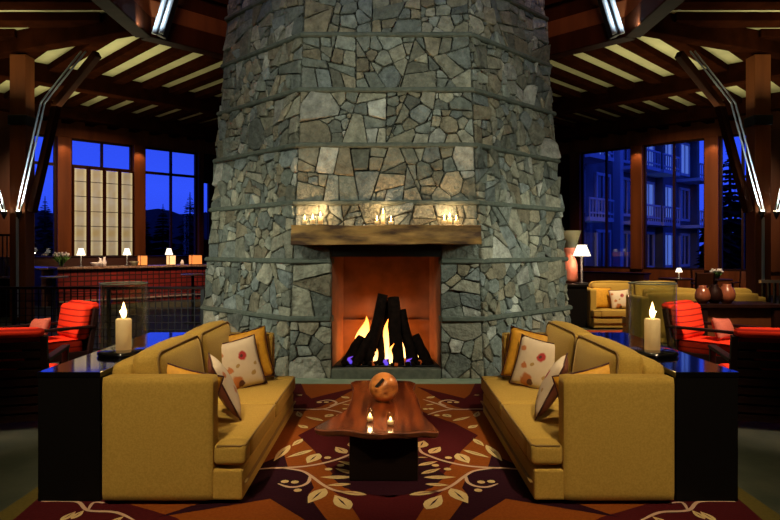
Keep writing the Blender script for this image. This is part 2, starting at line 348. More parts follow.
def thing(name, label, cat, loc=(0, 0, 0), rz=0, group=None):
    o = bpy.data.objects.new(name, None); C.objects.link(o); o.location = loc; o.rotation_euler = (0, 0, rz); o.empty_display_size = .1
    return tag(o, label, cat, group)
def struct(o, label=None):
    o['kind'] = 'structure'
    if label: o['label'] = label
    return o
def dup(root, loc=None, rot=None, label=None, group=None, scale=None):
    def cp(o, p):
        c = o.copy(); C.objects.link(c); c.parent = p
        for ch in [x for x in bpy.data.objects if x.parent == o]: cp(ch, c)
        return c
    r = cp(root, root.parent)
    if loc is not None: r.location = loc
    if rot is not None: r.rotation_euler = rot if not isinstance(rot, (int, float)) else (0, 0, rot)
    if label: r['label'] = label
    if group: r['group'] = group
    if scale: r.scale = scale
    return r
def P3(px, py, Y): return Vector(((px-AX)/FPX*Y, Y, CAMZ-(py-HZ)/FPX*Y))
def FL(px, py):
    Y = CAMZ*FPX/(py-HZ); return ((px-AX)/FPX*Y, Y)

# ================================================================== SETTING
CY = 10.38                     # centre of the octagonal hall and its chimney
WA, RW = 17.2, 4.88            # hall and ring apothems
ZC = 6.4
T8 = math.tan(PI/8)
def octv(a, k): # vertex k of a regular octagon of apothem a
    r = a/math.cos(PI/8); t = PI/8+k*PI/4
    return Vector((r*math.cos(t), CY+r*math.sin(t), 0))
def facet(k):  # facet k between vertices k-1 and k: normal at angle k*45 degrees
    t = k*PI/4; n = Vector((math.cos(t), math.sin(t), 0)); tt = Vector((-math.sin(t), math.cos(t), 0)); return n, tt
ORG = Vector((0, CY, 0))
b = MB(); b.prism([tuple(octv(WA+.3, k)[:2]) for k in range(8)], -.1, 0); struct(b.build('floor', M['slate']))
b = MB()
for k in range(8):
    a, c = octv(RW, k), octv(RW, k+1); d, f = octv(WA+.3, k), octv(WA+.3, k+1)
    for z0, z1 in ((ZC, ZC+.12),):
        vs = [b.bm.verts.new((p.x, p.y, z)) for z in (z0, z1) for p in (a, c, f, d)]
        for q in ((0, 1, 2, 3), (4, 5, 6, 7), (0, 1, 5, 4), (1, 2, 6, 5), (2, 3, 7, 6), (3, 0, 4, 7)): b.bm.faces.new([vs[i] for i in q])
struct(b.build('ceiling', M['cream']))
b = MB(); b.prism([tuple(octv(RW+.2, k)[:2]) for k in range(8)], 8.3, 8.4); struct(b.build('ceiling_lantern', M['timber']))
names = {0: 'wall_right', 1: 'wall_back_right', 2: 'wall_back', 3: 'wall_back_left', 4: 'wall_left', 5: 'wall_front_left', 6: 'wall_front', 7: 'wall_front_right'}
for k in range(8):
    n, t = facet(k); hl = WA*T8
    def bx(b, s0, s1, z0, z1, a0=WA, a1=WA+.3, **kw):
        c = ORG+n*(a0+a1)/2+t*(s0+s1)/2+Vector((0, 0, (z0+z1)/2))
        mx = Matrix((t, n, Vector((0, 0, 1)))).transposed().to_4x4()
        b.box(c, (abs(s1-s0), abs(a1-a0), z1-z0), mx, **kw); return b
    b = MB()
    if k in (1, 3):
        bx(b, -hl, hl, 0, .8); bx(b, -hl, hl, 5.72, ZC)
    else: bx(b, -hl, hl, 0, ZC)
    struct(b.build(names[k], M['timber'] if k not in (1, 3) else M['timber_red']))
    if k in (1, 3):
        sg = -1 if k == 3 else 1        # s runs towards the chimney side on both
        posts = [-5.4, -2.5, .33, 3.1, 5.76]
        hw5 = .12 if k == 3 else .24
        b = MB(); bx(b, sg*(6.28 if k == 3 else 5.9), sg*hl, .8, 5.72); struct(b.build('wall_pier', M['timber']))
        for i, s0 in enumerate(posts):
            pw = hw5 if i == 4 else (1.1 if i == 1 else .24)
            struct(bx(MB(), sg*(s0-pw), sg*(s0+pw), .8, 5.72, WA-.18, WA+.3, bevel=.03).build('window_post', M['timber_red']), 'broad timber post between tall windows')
        ed = [(-hl, posts[0]-.24), (posts[0]+.24, posts[1]-1.1), (posts[1]+1.1, posts[2]-.24)]+[(posts[i]+.24, posts[i+1]-.24) for i in (2, 3)]
        ed[-1] = (ed[-1][0], posts[4]-hw5)
        if k == 3: ed.append((posts[4]+hw5, 6.28))
        for i, (s0, s1) in enumerate(ed):
            b = MB(); bx(b, sg*s0, sg*s1, .8, .88, WA, WA+.12); bx(b, sg*s0, sg*s1, 5.64, 5.72, WA, WA+.12)
            mids = [s0+.03, (s0+s1)/2, s1-.03] if s1-s0 > 1 else [s0+.03, s1-.03]
            if s1-s0 > 1 and i == 3 and k == 3: mids = [s0+.03, (s0+s1)/2, s1-.03]
            for m_ in mids: bx(b, sg*(m_-.04), sg*(m_+.04), .8, 5.72, WA, WA+.12)
            if k == 3 and i != 5: bx(b, sg*s0, sg*s1, 4.64, 4.74, WA, WA+.12)
            if i == 5: bx(b, sg*s0, sg*s1, 4.45, 5.72, WA, WA+.12); bx(b, sg*s0, sg*s1, .8, 2.0, WA, WA+.12)
            num = (i+1) if k == 3 else (i+7)
            wn = struct(b.build('window_%d' % num, M['chairwood']))
            b = MB(); bx(b, sg*s0, sg*s1, .85, 5.68, WA+.05, WA+.062); b.build('pane', M['pane'], wn)
# ring beams, lantern fascia, hip beams, purlins, rafters
for k in range(8):
    a, c = octv(RW, k-1), octv(RW, k); up = Vector((0, 0, 1))
    n, t = facet(k)
    if k not in (5, 6, 7):
        struct(MB().beam(a+up*6.02, c+up*6.02, .34, .40, bevel=.02).build('ring_beam', M['timber']), 'heavy timber ring beam around the chimney')
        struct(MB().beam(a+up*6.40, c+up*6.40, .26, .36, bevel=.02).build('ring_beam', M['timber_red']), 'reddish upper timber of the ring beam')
        b = MB(); b.beam(a+up*7.45, c+up*7.45, .12, 1.75); b.beam(a+up*7.0-n*.1, c+up*7.0-n*.1, .2, .16); b.beam(a+up*7.7-n*.1, c+up*7.7-n*.1, .2, .2)
        struct(b.build('lantern_fascia', M['timber']))
        for A_, h in ((10.5, .5), (14.7, .5)):
            p, q = octv(A_, k-1), octv(A_, k)
            struct(MB().beam(p+up*(ZC-h/2), q+up*(ZC-h/2), .42, h, bevel=.02).build('ceiling_purlin', M['rafter']), 'dark purlin crossing the ceiling rafters')
        sp_ = .95 if k in (0, 4) else .82
        m_ = int(WA*T8/sp_)
        for i in range(-m_, m_+1):
            s = (i+.5)*sp_; a0 = max(RW+.1, abs(s)/T8+.1)
            if a0 > WA-1: continue
            p = ORG+n*a0+t*s+up*(ZC-.09); q = ORG+n*(WA)+t*s+up*(ZC-.09)
            if k in (0, 4) and p.y < 9: continue
            struct(MB().beam(p, q, .30 if k not in (0, 4) else .42, .18, bevel=.015).build('ceiling_rafter', M['rafter']))
for k in (0, 1, 2, 3):
    up = Vector((0, 0, 1)); p, q = octv(RW, k), octv(WA, k)
    struct(MB().beam(p+up*(ZC-.225), q+up*(ZC-.225), .30, .45, bevel=.02).build('hip_beam', M['rafter']))
    # struts rising inside the lantern towards the chimney top, edged with paired steel rods
    if k in (1, 2): continue
    sgn = 1 if k == 0 else -1
    s0 = Vector((sgn*4.50, 12.10, 5.80)); s1 = Vector((sgn*3.72, 12.0, 8.2)); sd = Vector((1, -.15, 0)).normalized()
    st = struct(MB().beam(s0+Vector((0, .16, 0)), s1+Vector((0, .16, 0)), .26, .16, bevel=.02).build('lantern_strut', M['darksteel']))
    for e_ in (-1, 1):
        o_ = sd*e_*.075; MB().tube([s0+o_, s1+o_], .048).build('steel_rod', M['steel'], st)

# outside ground
b = MB(); b.prism([(-90, 10), (90, 10), (90, 110), (-90, 110)], -.5, -.12); struct(b.build('ground_outside', M['earth']))

# ================================================================== CHIMNEY
def CW(z): return 2.74-.0735*z
KF = .44
CTOP = 8.3
def chim_vert(z, i, off=0):   # eight corners, front left first, going counter-clockwise seen from above
    W = CW(z)+off; k = KF*W
    return Vector([(-k, -W), (k, -W), (W, -k), (W, k), (k, W), (-k, W), (-W, k), (-W, -k)][i]+(0,))+Vector((0, CY, z))
FZ0, FZ1, FHW = .13, 1.66, .677
CX = -.022
root = thing('fireplace', 'massive tapering fieldstone chimney with an open hearth, log mantel and dark ledge bands', 'fireplace', (CX, CY, 0))
def loc(o): o.parent = root; o.location = Vector(o.location)-Vector((0, CY, 0)); return o
BANDZ = [.735, 1.45, 2.18, 2.91, 3.62, 4.34, 5.06, 5.78, 6.5, 7.22]
rng = random.Random(7)
PAL = [(.175, .175, .135), (.15, .16, .13), (.20, .19, .14), (.235, .22, .16), (.13, .14, .12), (.18, .165, .115), (.27, .25, .185), (.19, .16, .105), (.155, .17, .155), (.31, .30, .25), (.115, .12, .10), (.215, .185, .125), (.18, .19, .16), (.14, .135, .10)]
def clip(poly, px, py, nx, ny):
    out = []; n = len(poly)
    for i in range(n):
        a, c = poly[i], poly[(i+1) % n]
        da = (a[0]-px)*nx+(a[1]-py)*ny; dc = (c[0]-px)*nx+(c[1]-py)*ny
        if da <= 0: out.append(a)
        if da*dc < 0:
            t = da/(da-dc); out.append((a[0]+(c[0]-a[0])*t, a[1]+(c[1]-a[1])*t))
    return out
sbm = bmesh.new(); scol = sbm.loops.layers.color.new('stone_colour') if False else None
stone_faces = []
def inset(poly, d):
    n = len(poly); A = sum(poly[i][0]*poly[(i+1) % n][1]-poly[(i+1) % n][0]*poly[i][1] for i in range(n))/2
    if A < 0: poly = poly[::-1]
    q = poly[:]
    for i in range(n):
        a, c = poly[i], poly[(i+1) % n]; dx, dy = c[0]-a[0], c[1]-a[1]; l = math.hypot(dx, dy)
        if l < 1e-6: continue
        nx, ny = dy/l, -dx/l
        q = clip(q, a[0]-nx*d, a[1]-ny*d, nx, ny)
        if len(q) < 3: return []
    return q
def chop(poly, f):
    out = []; n = len(poly)
    for i in range(n):
        p, a, c = poly[i-1], poly[i], poly[(i+1) % n]
        for (x, y) in (p, c):
            l = math.hypot(x-a[0], y-a[1]); d = min(f, l*.3)
            out.append((a[0]+(x-a[0])/max(l, 1e-6)*d, a[1]+(y-a[1])/max(l, 1e-6)*d))
    return out
def one_stone(cell, to3, nrm):
    base = inset(cell, .006)
    if len(base) < 3: return
    base = chop(base, .016*rng.uniform(.3, 1.4))
    base = [(p[0]+rng.gauss(0, .003), p[1]+rng.gauss(0, .003)) for p in base]
    cx = sum(p[0] for p in base)/len(base); cy = sum(p[1] for p in base)/len(base)
    h = rng.uniform(.012, .045); tx, ty = rng.gauss(0, .13), rng.gauss(0, .13)
    col = Vector(rng.choice(PAL))*rng.uniform(.72, 1.28)
    rings = []
    for sc, hh in ((1, -.02), (1.0, h*.55), (.93, h), (.5, h+.004)):
        ring = []
        for p in base:
            X, Y = cx+(p[0]-cx)*sc, cy+(p[1]-cy)*sc
            H = hh if hh < 0 else max(.002, hh+tx*(X-cx)+ty*(Y-cy)) if sc < 1 else hh
            ring.append(sbm.verts.new(to3(X, Y)+nrm*H))
        rings.append(ring)
    n = len(base)
    for q in range(3):
        for k in range(n):
            f = sbm.faces.new([rings[q][k], rings[q][(k+1) % n], rings[q+1][(k+1) % n], rings[q+1][k]]); stone_faces.append((f, col)); f.smooth = q == 1
    f = sbm.faces.new(rings[3]); stone_faces.append((f, col))
def parea(p): return abs(sum(p[i][0]*p[(i+1) % len(p)][1]-p[(i+1) % len(p)][0]*p[i][1] for i in range(len(p))))/2
def split(poly, target):
    out = []; st = [poly]
    while st:
        p = st.pop()
        if len(p) < 3: continue
        A = parea(p)
        if A < target*rng.choice([.35, .6, .9, 1.2, 1.7, 2.4]) or A < .008: out.append(p); continue
        xs = [q[0] for q in p]; ys = [q[1] for q in p]; wx, wy = max(xs)-min(xs), max(ys)-min(ys)
        ang = rng.gauss(0, .30)
        if wy*1.15 > wx: ang += PI/2
        f = rng.uniform(.32, .68)
        if wy*1.15 > wx: px, py = sum(xs)/len(xs), min(ys)+wy*f
        else: px, py = min(xs)+wx*f, sum(ys)/len(ys)
        nx, ny = math.cos(ang), math.sin(ang)
        a, c = clip(p, px, py, nx, ny), clip(p, px, py, -nx, -ny)
        if len(a) < 3 or len(c) < 3: out.append(p); continue
        st += [a, c]
    return out
def stones(poly, to3, nrm, size):
    for ch in split(poly, size*size*7):
        if rng.random() < .55:
            for q in split(ch, size*size*.85): one_stone(q, to3, nrm)
        else: voro(ch, to3, nrm, size)
def voro(poly, to3, nrm, size):
    xs = [p[0] for p in poly]; ys = [p[1] for p in poly]; seeds = []
    tries = 0
    while tries < 900:
        tries += 1
        x, y = rng.uniform(min(xs), max(xs)), rng.uniform(min(ys), max(ys)); r = size*rng.choice([.4, .5, .6, .7, .8, 1, 1, 1.35, 1.8])
        an = rng.choice([1, 1, .8])
        if all(((x-s[0])**2*an+(y-s[1])**2*1.15)**.5 > (r+s[2])*.52 for s in seeds): seeds.append((x, y, r))
    for i, (x, y, r) in enumerate(seeds):
        cell = poly
        for j, (u, v, q) in enumerate(seeds):
            if i == j: continue
            dx, dy = u-x, (v-y); d2 = dx*dx+dy*dy
            if d2 > (4*size)**2: continue
            t = .5+(r*r-q*q)*.27*.5/d2
            cell = clip(cell, x+dx*t, y+dy*t, dx, dy)
            if len(cell) < 3: break
        if len(cell) < 3: continue
        one_stone(cell, to3, nrm)
core = MB()
zs = [0]+BANDZ+[CTOP]
for i in range(8):
    j = (i+1) % 8
    A0, B0, A1, B1 = chim_vert(0, i), chim_vert(0, j), chim_vert(CTOP, i), chim_vert(CTOP, j)
    mid0, mid1 = (A0+B0)/2, (A1+B1)/2; t = (B0-A0).normalized(); upv = (mid1-mid0).normalized(); nr = t.cross(upv); slope = (mid1-mid0).length/CTOP
    def to3(x, y, m=mid0, t=t, u=upv, sl=slope): return m+t*x+u*(y*sl)
    def hw(z, i=i, j=j): return (chim_vert(z, j)-chim_vert(z, i)).length/2
    cuts = zs if i != 0 else sorted(zs+[FZ0, FZ1])
    for q in range(len(zs)-1):
        z0, z1 = zs[q], zs[q+1]
        regs = []
        if i == 0 and z0 < FZ1:
            zt = min(z1, FZ1)
            for s in (-1, 1): regs.append([(s*FHW, z0), (s*hw(z0), z0), (s*hw(zt), zt), (s*FHW, zt)])
            if z1 > FZ1: regs.append([(-hw(FZ1), FZ1), (hw(FZ1), FZ1), (hw(z1), z1), (-hw(z1), z1)])
        else: regs.append([(-hw(z0), z0), (hw(z0), z0), (hw(z1), z1), (-hw(z1), z1)])
        for r_ in regs:
            core.quad(*[to3(x, y)-nr*.005 for x, y in r_])
            stones(r_, to3, nr, (.25 if i == 0 else .235) if i in (0, 1, 7) else .4)
loc(core.build('chimney_core', M['mortar']))
# band ledges
def band_path(z, off, gap=None):
    v = [chim_vert(z, i, off) for i in range(8)]
    if gap is None: return v, True
    a = Vector((gap, v[1].y, z)); c = Vector((-gap, v[0].y, z))
    return [a]+v[1:]+[v[0], c], False
me = bpy.data.meshes.new('stonework'); fc = {}
sbm.faces.ensure_lookup_table(); sbm.faces.index_update()
cols = [None]*len(sbm.faces)
for f, c in stone_faces: cols[f.index] = c
bmesh.ops.recalc_face_normals(sbm, faces=sbm.faces)
sbm.to_mesh(me); sbm.free()
ca = me.color_attributes.new('stone_colour', 'FLOAT_COLOR', 'CORNER')
buf = []
for p in me.polygons:
    for _ in p.loop_indices: c = cols[p.index]; buf += [c[0], c[1], c[2], 1]
ca.data.foreach_set('color', buf)
me.materials.append(M['stone']); so = bpy.data.objects.new('stonework', me); C.objects.link(so); loc(so)
for z in BANDZ:
    pts, cl = band_path(z, .035, FHW+.01 if z < FZ1 else None)
    b = MB(); n_ = len(pts); rings = []
    cen = Vector((0, CY, 0))
    W = CW(z)
    for i_, p in enumerate(pts):
        def sc(d):
            f = (W+.0+d)/(W+.035); return Vector((p.x*f, CY+(p.y-CY)*f, p.z))
        rings.append([b.bm.verts.new(sc(d)+Vector((0, 0, dz))) for d, dz in ((-.08, -.035), (.045, -.035), (.066, -.018), (.066, .014), (.048, .032), (-.08, .035))])
    for i_ in range(n_ if cl else n_-1):
        A_, B_ = rings[i_], rings[(i_+1) % n_]
        for k in range(6): b.bm.faces.new([A_[k], A_[(k+1) % 6], B_[(k+1) % 6], B_[k]])
    if not cl: b.bm.faces.new(rings[0]); b.bm.faces.new(rings[-1])
    loc(b.build('stone_band', M['ledge']))
# firebox
yf = CY-CW(.9)+.03; yb = yf+.78; fb = MB(); BHW = .59
zl = 1.50
fb2 = MB(); fb.quad((-FHW, yf, FZ0), (-BHW, yb, FZ0), (-BHW, yb, zl), (-FHW, yf, zl)); fb2.quad((FHW, yf, FZ0), (BHW, yb, FZ0), (BHW, yb, zl), (FHW, yf, zl))
loc(MB().box((0, yb+.03, (zl+FZ0)/2), (2*BHW+.06, .06, zl-FZ0)).build('fireback', M['firebrick']))
loc(MB().box((0, yb-.02, .62), (2*BHW, .03, .03)).build('fireback_ledge', M['firebrick']))
loc(fb.build('firebox_side', M['firebrick'])); loc(fb2.build('firebox_side', M['firebrick']))
loc(MB().box((0, (yf+yb)/2, FZ0-.02), (2*FHW, yb-yf+.05, .04)).build('firebox_floor', M['soot']))
loc(MB().box((0, (yf+yb)/2-.02, (zl+FZ1)/2+.02), (2*FHW, yb-yf+.1, FZ1-zl+.03)).build('firebox_hood', M['soot']))
loc(MB().box((0, CY-CW(0)-.0+.05, .065), (2*FHW-.01, .22, .13), bevel=.012).build('hearth_sill', M['ledge']))
# mantel beam, rough hewn
b = MB(); mb_ = bmesh.new(); bmesh.ops.create_cube(mb_, size=1); bmesh.ops.subdivide_edges(mb_, edges=list(mb_.edges), cuts=18, use_grid_fill=True)
for v in mb_.verts:
    v.co = Vector((v.co.x*2.28, v.co.y*.40, v.co.z*.225))
    q = noise.noise_vector(v.co*Vector((1, 6, 6)).length*.25+Vector((3, 1, 2))); q2 = noise.noise_vector(Vector((v.co.x*2.2, v.co.y*8, v.co.z*8)))
    v.co += Vector((q2.x*.014, q2.y*.022, q2.z*.020))
for f in mb_.faces: f.smooth = False
b.add(mb_); mt = loc(b.build('mantel_beam', M['mantel'], None, (0, CY-CW(1.77)-.15, 1.772)))
MTOP, MY = 1.888, CY-CW(1.77)-.17
# hearth slab in front of the opening
struct(MB().box((0, 7.46, .004), (5.0, .34, .012)).build('trim_1', M['hearth']), 'pale green slate hearth strip in front of the fireplace')

# fire
point('fire_light', (-.14, 8.12, .30), 12, (1, .34, .06), .14); point('fire_light', (.2, 8.12, .30), 7, (1, .32, .06), .12)
point('fire_light', (-.33, 8.30, .32), 14, (1, .34, .06), .08)
def log(a, c, r, label):
    a, c = Vector(a), Vector(c); b = MB(); n = 7; pts = []; rr = []
    for i in range(n):
        t_ = i/(n-1); p = a.lerp(c, t_); q = noise.noise_vector(p*5)*.018; pts.append(p+q); rr.append(r*1.15*(1-.22*t_)*(1+.15*noise.noise(p*9)))
    b.tube(pts, rr, 9); return tag(b.build('fire_log', M['log']), label, 'log', 'logs in the fireplace')
def fp(px, py, Y): return P3(px, py, Y)
log(fp(367, 366, 7.94), fp(383, 295, 8.06), .075, 'charred log leaning right, left one of the tall teepee')
log(fp(378, 367, 7.98), fp(387, 300, 8.16), .07, 'charred log behind the middle of the teepee, leaning back')
log(fp(397, 367, 7.90), fp(393, 297, 8.06), .085, 'thick upright charred log at the middle of the teepee')
log(fp(414, 366, 7.94), fp(401, 310, 8.08), .07, 'charred log leaning left, right one of the tall teepee')
log(fp(347, 366, 7.9), fp(362, 337, 8.05), .075, 'short charred stump at the left end of the fire')
log(fp(429, 366, 7.9), fp(415, 335, 8.02), .065, 'short charred log leaning at the right end of the fire')
log(fp(356, 366, 7.85)+Vector((0, 0, .02)), fp(374, 330, 8.0), .055, 'thin charred log beside the left stump')
b = MB()
rg = random.Random(3)
for i in range(60):
    p = (rg.uniform(-.58, .58), rg.uniform(7.78, 8.15), FZ0+.02); s_ = rg.uniform(.025, .055)
    b.box(p, (s_*1.4, s_, s_), Euler((rg.random()*3, rg.random()*3, rg.random()*3)), mi=1 if rg.random() < .3 else 0)
tag(b.build('ember_bed', [M['log'], M['ember']]), 'bed of ash and glowing embers under the leaning logs', 'embers', kind='stuff')
def flame(base, h, r, lean, m, label, group='fire flames'):
    b = MB(); n = 12; pts = []; rr = []
    for i in range(n):
        t_ = i/(n-1); x = math.sin(t_*7+lean*29)*.035*t_+lean*t_*h
        pts.append((x, math.sin(t_*3+lean*5)*.015, h*t_)); rr.append(max(.002, r*(math.sin(PI*min(1, (t_*.9+.12)))**.8)*(1-t_*.55)))
    b.tube(pts, rr, 10); o = b.build('flame', m, None, base); return tag(o, label, 'flame', group)
Y0 = 8.1
flame(fp(372, 365, 7.96), .40, .115, .05, M['flame'], 'broad yellow flame between the two left leaning logs')
flame(fp(362, 363, 8.2), .62, .15, .06, M['flame'], 'tall orange flame behind the left logs')
flame(fp(388, 365, 8.0), .60, .08, -.01, M['flame'], 'tall bright flame in the gap at the middle of the logs')
flame(fp(391, 364, 7.86), .26, .045, .02, M['flame'], 'small bright flame low in front of the middle gap')
flame(fp(405, 363, 8.2), .66, .085, -.03, M['flame'], 'thin orange flame behind the right teepee log')
flame(fp(355, 364, 8.05), .30, .06, .10, M['flame'], 'low orange flame licking up behind the thin left log')
flame(fp(378, 364, 8.22), .75, .07, -.02, M['flame'], 'tall thin flame behind the left side of the teepee')
flame(fp(418, 363, 8.18), .34, .06, -.08, M['flame'], 'small orange flame behind the short right log')
for px, py, l_ in ((350, 364, 'blue gas flame by the left stump'), (357, 365, 'blue gas flame between left stump and thin log'), (409, 366, 'violet gas flame at the foot of the right log'), (386, 366, 'small violet gas flame at the front middle')):
    flame(fp(px, py, 7.84), .10, .035, .03, M['flame_blue'], l_)

# candles on the mantel
def votive(name, x, y, z, r, h, label, group, pw=1.4, ch=None, fl=.045):
    t = thing(name, label, 'candle', (x, y, z), 0, group)
    MB().lathe([(0, .002), (r*.85, .002), (r, h), (r*.93, h), (r*.8, .012), (0, .012)], seg=20).build('glass_cup', M['glass'], t)
    c = ch or h*.55
    MB().lathe([(0, .013), (r*.72, .013), (r*.72, c), (r*.2, c-.003), (0, c-.003)], seg=16).build('wax', M['candle'], t)
    MB().lathe([(0, c), (.007, c+.008), (.009, c+fl*.35), (.004, c+fl*.8), (0, c+fl)], seg=10).build('flame', M['flamecore'], t)
    l = point('candle_light', (x, y, z+c+fl*.6), pw, (1, .62, .3), .012)
    return t
i = 0
for px, h, l_ in ((305, .085, 'low glass votive at the left end of the mantel'), (313, .10, 'glass votive second from the left end of the mantel'), (320, .15, 'taller glass candle right of the left votives on the mantel'),
                  (377, .07, 'low votive left of the tall candle at the middle of the mantel'), (383, .20, 'tall lit candle standing at the middle of the mantel'), (391, .07, 'low votive right of the tall candle at the middle of the mantel'),
                  (444, .085, 'low glass votive left in the cluster at the right end of the mantel'), (450, .13, 'taller glass candle in the cluster at the right end of the mantel'), (456, .08, 'low glass votive right in the cluster at the right end of the mantel')):
    X = (px-AX)/FPX*MY
    votive('mantel_candle', X, MY+(.05 if h > .1 else -.03), MTOP+.004, .042 if h < .18 else .036, h, l_, 'candles on the mantel', 9.0 if h > .09 else 6.0, ch=h*.72, fl=.07)

# ================================================================== RUG
rug = MB(); RX, RY0, RY1 = 2.34, 2.0, 7.30
def rect(x0, x1, y0, y1): return [(x0, y0), (x1, y0), (x1, y1), (x0, y1)]
rug.prism(rect(-RX, RX, RY0, RY1), .0, .012, 0)
rug.prism(rect(-RX+.17, RX-.17, RY0+.17, RY1-.02), .011, .0135, 1)
polys = []
def mir(pts): return [(2*AX-x, y) for x, y in pts]
def c1(*p): return [(400+x/8.667, 376+y/8.667) for x, y in p]
def c2(*p): return [(410+x/5.2, 420+y/5.2) for x, y in p]
def floorpoly(pts, z, mi):
    for q in (pts, mir(pts)):
        P_ = [FL(*p) for p in q]
        if sum(P_[i][0]*P_[(i+1) % len(P_)][1]-P_[(i+1) % len(P_)][0]*P_[i][1] for i in range(len(P_))) < 0: P_ = P_[::-1]
        bb = bmesh.new(); vs = [bb.verts.new((x, y, z)) for x, y in P_]; bb.faces.new(vs); bb.normal_update(); bmesh.ops.triangulate(bb, faces=bb.faces); rug.add(bb, None, mi)
RST, MAR, NAV, CRM, VIN = 1, 2, 3, 4, 5
# wedge at the far end, diamond, plum band, maroon middle, painted table shadow
floorpoly([(417, 388), (448.5, 395.6), (464.6, 399.7), (469.8, 395.6), (475, 384.8), (520, 384.8), (560, 418), (470, 412), (455, 408), (440, 401), (428, 394)], .0145, MAR)
floorpoly([(388, 404), (420, 412), (433.5, 417.5), (455, 425), (478, 437), (462, 452), (452, 466), (440, 480), (424, 494), (388, 500)], .0145, MAR)
floorpoly([(388, 494), (424, 494), (446, 491), (428, 504), (416, 522), (412, 545), (388, 545)], .0145, MAR)
floorpoly([(492, 456), (520, 468), (560, 500), (620, 520), (506, 501), (475, 520), (440, 545), (430, 545), (451, 520), (468, 497), (462, 490), (468, 476), (488, 469)], .0147, NAV)
floorpoly([(388, 456), (420, 458), (446, 478), (432, 490), (404, 497), (388, 498)], .0147, NAV)  # table's cast shadow, painted as a dark rug patch
# the corners beyond the sofas
floorpoly([(675, 498), (735, 498), (760, 520), (790, 545), (560, 545), (600, 520)], .0145, MAR)
def ribbon(pts, wd, z=.0165, mi=VIN):
    for q in (pts, mir(pts)):
        P_ = [Vector(FL(*p)) for p in q]
        Q = []
        for i in range(len(P_)-1):      # smooth the run
            p0, p1, p2, p3 = P_[max(i-1, 0)], P_[i], P_[i+1], P_[min(i+2, len(P_)-1)]
            for k in range(5):
                t = k/5; Q.append(.5*((2*p1)+(p2-p0)*t+(2*p0-5*p1+4*p2-p3)*t*t+(3*p1-p0-3*p2+p3)*t**3))
        Q.append(P_[-1]); n = len(Q); Lr = []
        for i in range(n):
            d = (Q[min(i+1, n-1)]-Q[max(i-1, 0)]).normalized(); nn = Vector((-d.y, d.x)); k = wd*(1 if i > 2 else .6+.13*i)*(1 if i < n-4 else .4+.15*(n-1-i))
            Lr.append((rug.bm.verts.new((*(Q[i]+nn*k), z)), rug.bm.verts.new((*(Q[i]-nn*k), z))))
        for i in range(n-1):
            f = rug.bm.faces.new([Lr[i][0], Lr[i+1][0], Lr[i+1][1], Lr[i][1]]); f.material_index = mi
def leaf(a, c, wf=.34, vein=True):
    for s in (0, 1):
        A, B = (a, c) if not s else (mir([a])[0], mir([c])[0])
        A, B = Vector(FL(*A)), Vector(FL(*B)); d = B-A; ln = d.length; d.normalize(); nn = Vector((-d.y, d.x)); wd = ln*wf/2
        pr = [(0, 0), (.1, .45), (.25, .85), (.45, 1), (.65, .8), (.85, .35), (1, 0)]
        pts = [A+d*ln*t+nn*wd*q for t, q in pr]+[A+d*ln*t-nn*wd*q for t, q in pr[-2:0:-1]]
        f = rug.bm.faces.new([rug.bm.verts.new((*p, .0165)) for p in pts]); f.material_index = CRM
        if vein:
            pts = [A+d*ln*.18, A+d*ln*.5+nn*wd*.13, A+d*ln*.82, A+d*ln*.5-nn*wd*.13]
            f = rug.bm.faces.new([rug.bm.verts.new((*p, .0175)) for p in pts]); f.material_index = NAV
def dot(p): 
    for q in (p, mir([p])[0]):
        X, Y = FL(*q); f = rug.bm.faces.new([rug.bm.verts.new((X+.028*math.cos(t_*PI/4), Y+.028*math.sin(t_*PI/4), .0165)) for t_ in range(8)]); f.material_index = CRM
ribbon(c2((640, 275), (500, 262), (430, 260), (300, 250), (180, 225), (100, 197), (60, 178), (48, 155)), .013)
ribbon(c2((440, 260), (340, 275), (290, 300), (230, 345), (180, 372), (130, 385), (60, 392)), .012)
ribbon(c2((290, 300), (300, 335), (340, 356), (400, 361), (458, 343)), .012)
ribbon(c1((760, 302), (665, 300), (460, 300), (340, 260), (200, 215)), .013)
ribbon(c1((465, 300), (340, 320), (240, 350)), .013)
ribbon(c1((400, 272), (345, 250), (365, 230), (430, 222), (515, 240)), .013)
for a, c, wf in (((50, 155), (72, 117), .6), ((103, 185), (158, 150), .5), ((245, 185), (306, 236), .5), ((275, 165), (415, 207), .22), ((330, 108), (385, 146), .3), ((42, 248), (145, 225), .3), ((58, 292), (160, 263), .3),
                 ((72, 310), (240, 309), .28), ((78, 345), (205, 352), .3), ((-4, 402), (150, 383), .3), ((85, 478), (163, 403), .46), ((212, 368), (302, 446), .45), ((395, 140), (480, 225), .2), ((40, 205), (95, 205), .3)):
    leaf(c2(a)[0], c2(c)[0], wf)
for p in ((200, 207), (195, 267), (132, 247), (370, 335), (422, 332), (355, 378)): dot(c2(p)[0])
for a, c, wf in (((232, 205), (303, 190), .6), ((378, 345), (442, 372), .7), ((455, 404), (612, 366), .24), ((592, 468), (676, 438), .45), ((655, 370), (680, 320), .3), ((225, 265), (300, 255), .3), ((640, 178), (690, 178), .4)):
    leaf(c1(a)[0], c1(c)[0], wf)
for p in ((220, 300), (268, 298), (320, 355), (430, 240), (490, 242)): dot(c1(p)[0])
ribbon([(735, 504), (700, 504), (688, 513), (660, 515), (640, 524)], .012); ribbon([(688, 513), (682, 505), (668, 506)], .010)
leaf((705, 522), (692, 513), .4); leaf((716, 524), (700, 514), .4); leaf((670, 528), (652, 519), .4)
tag(rug.build('area_rug', [M['rug_olive'], M['rug_rust'], M['rug_maroon'], M['rug_navy_and_shade'], M['rug_cream'], M['rug_vine']]), 'large rust and maroon rug with cream leafy vines between the two gold sofas', 'rug')

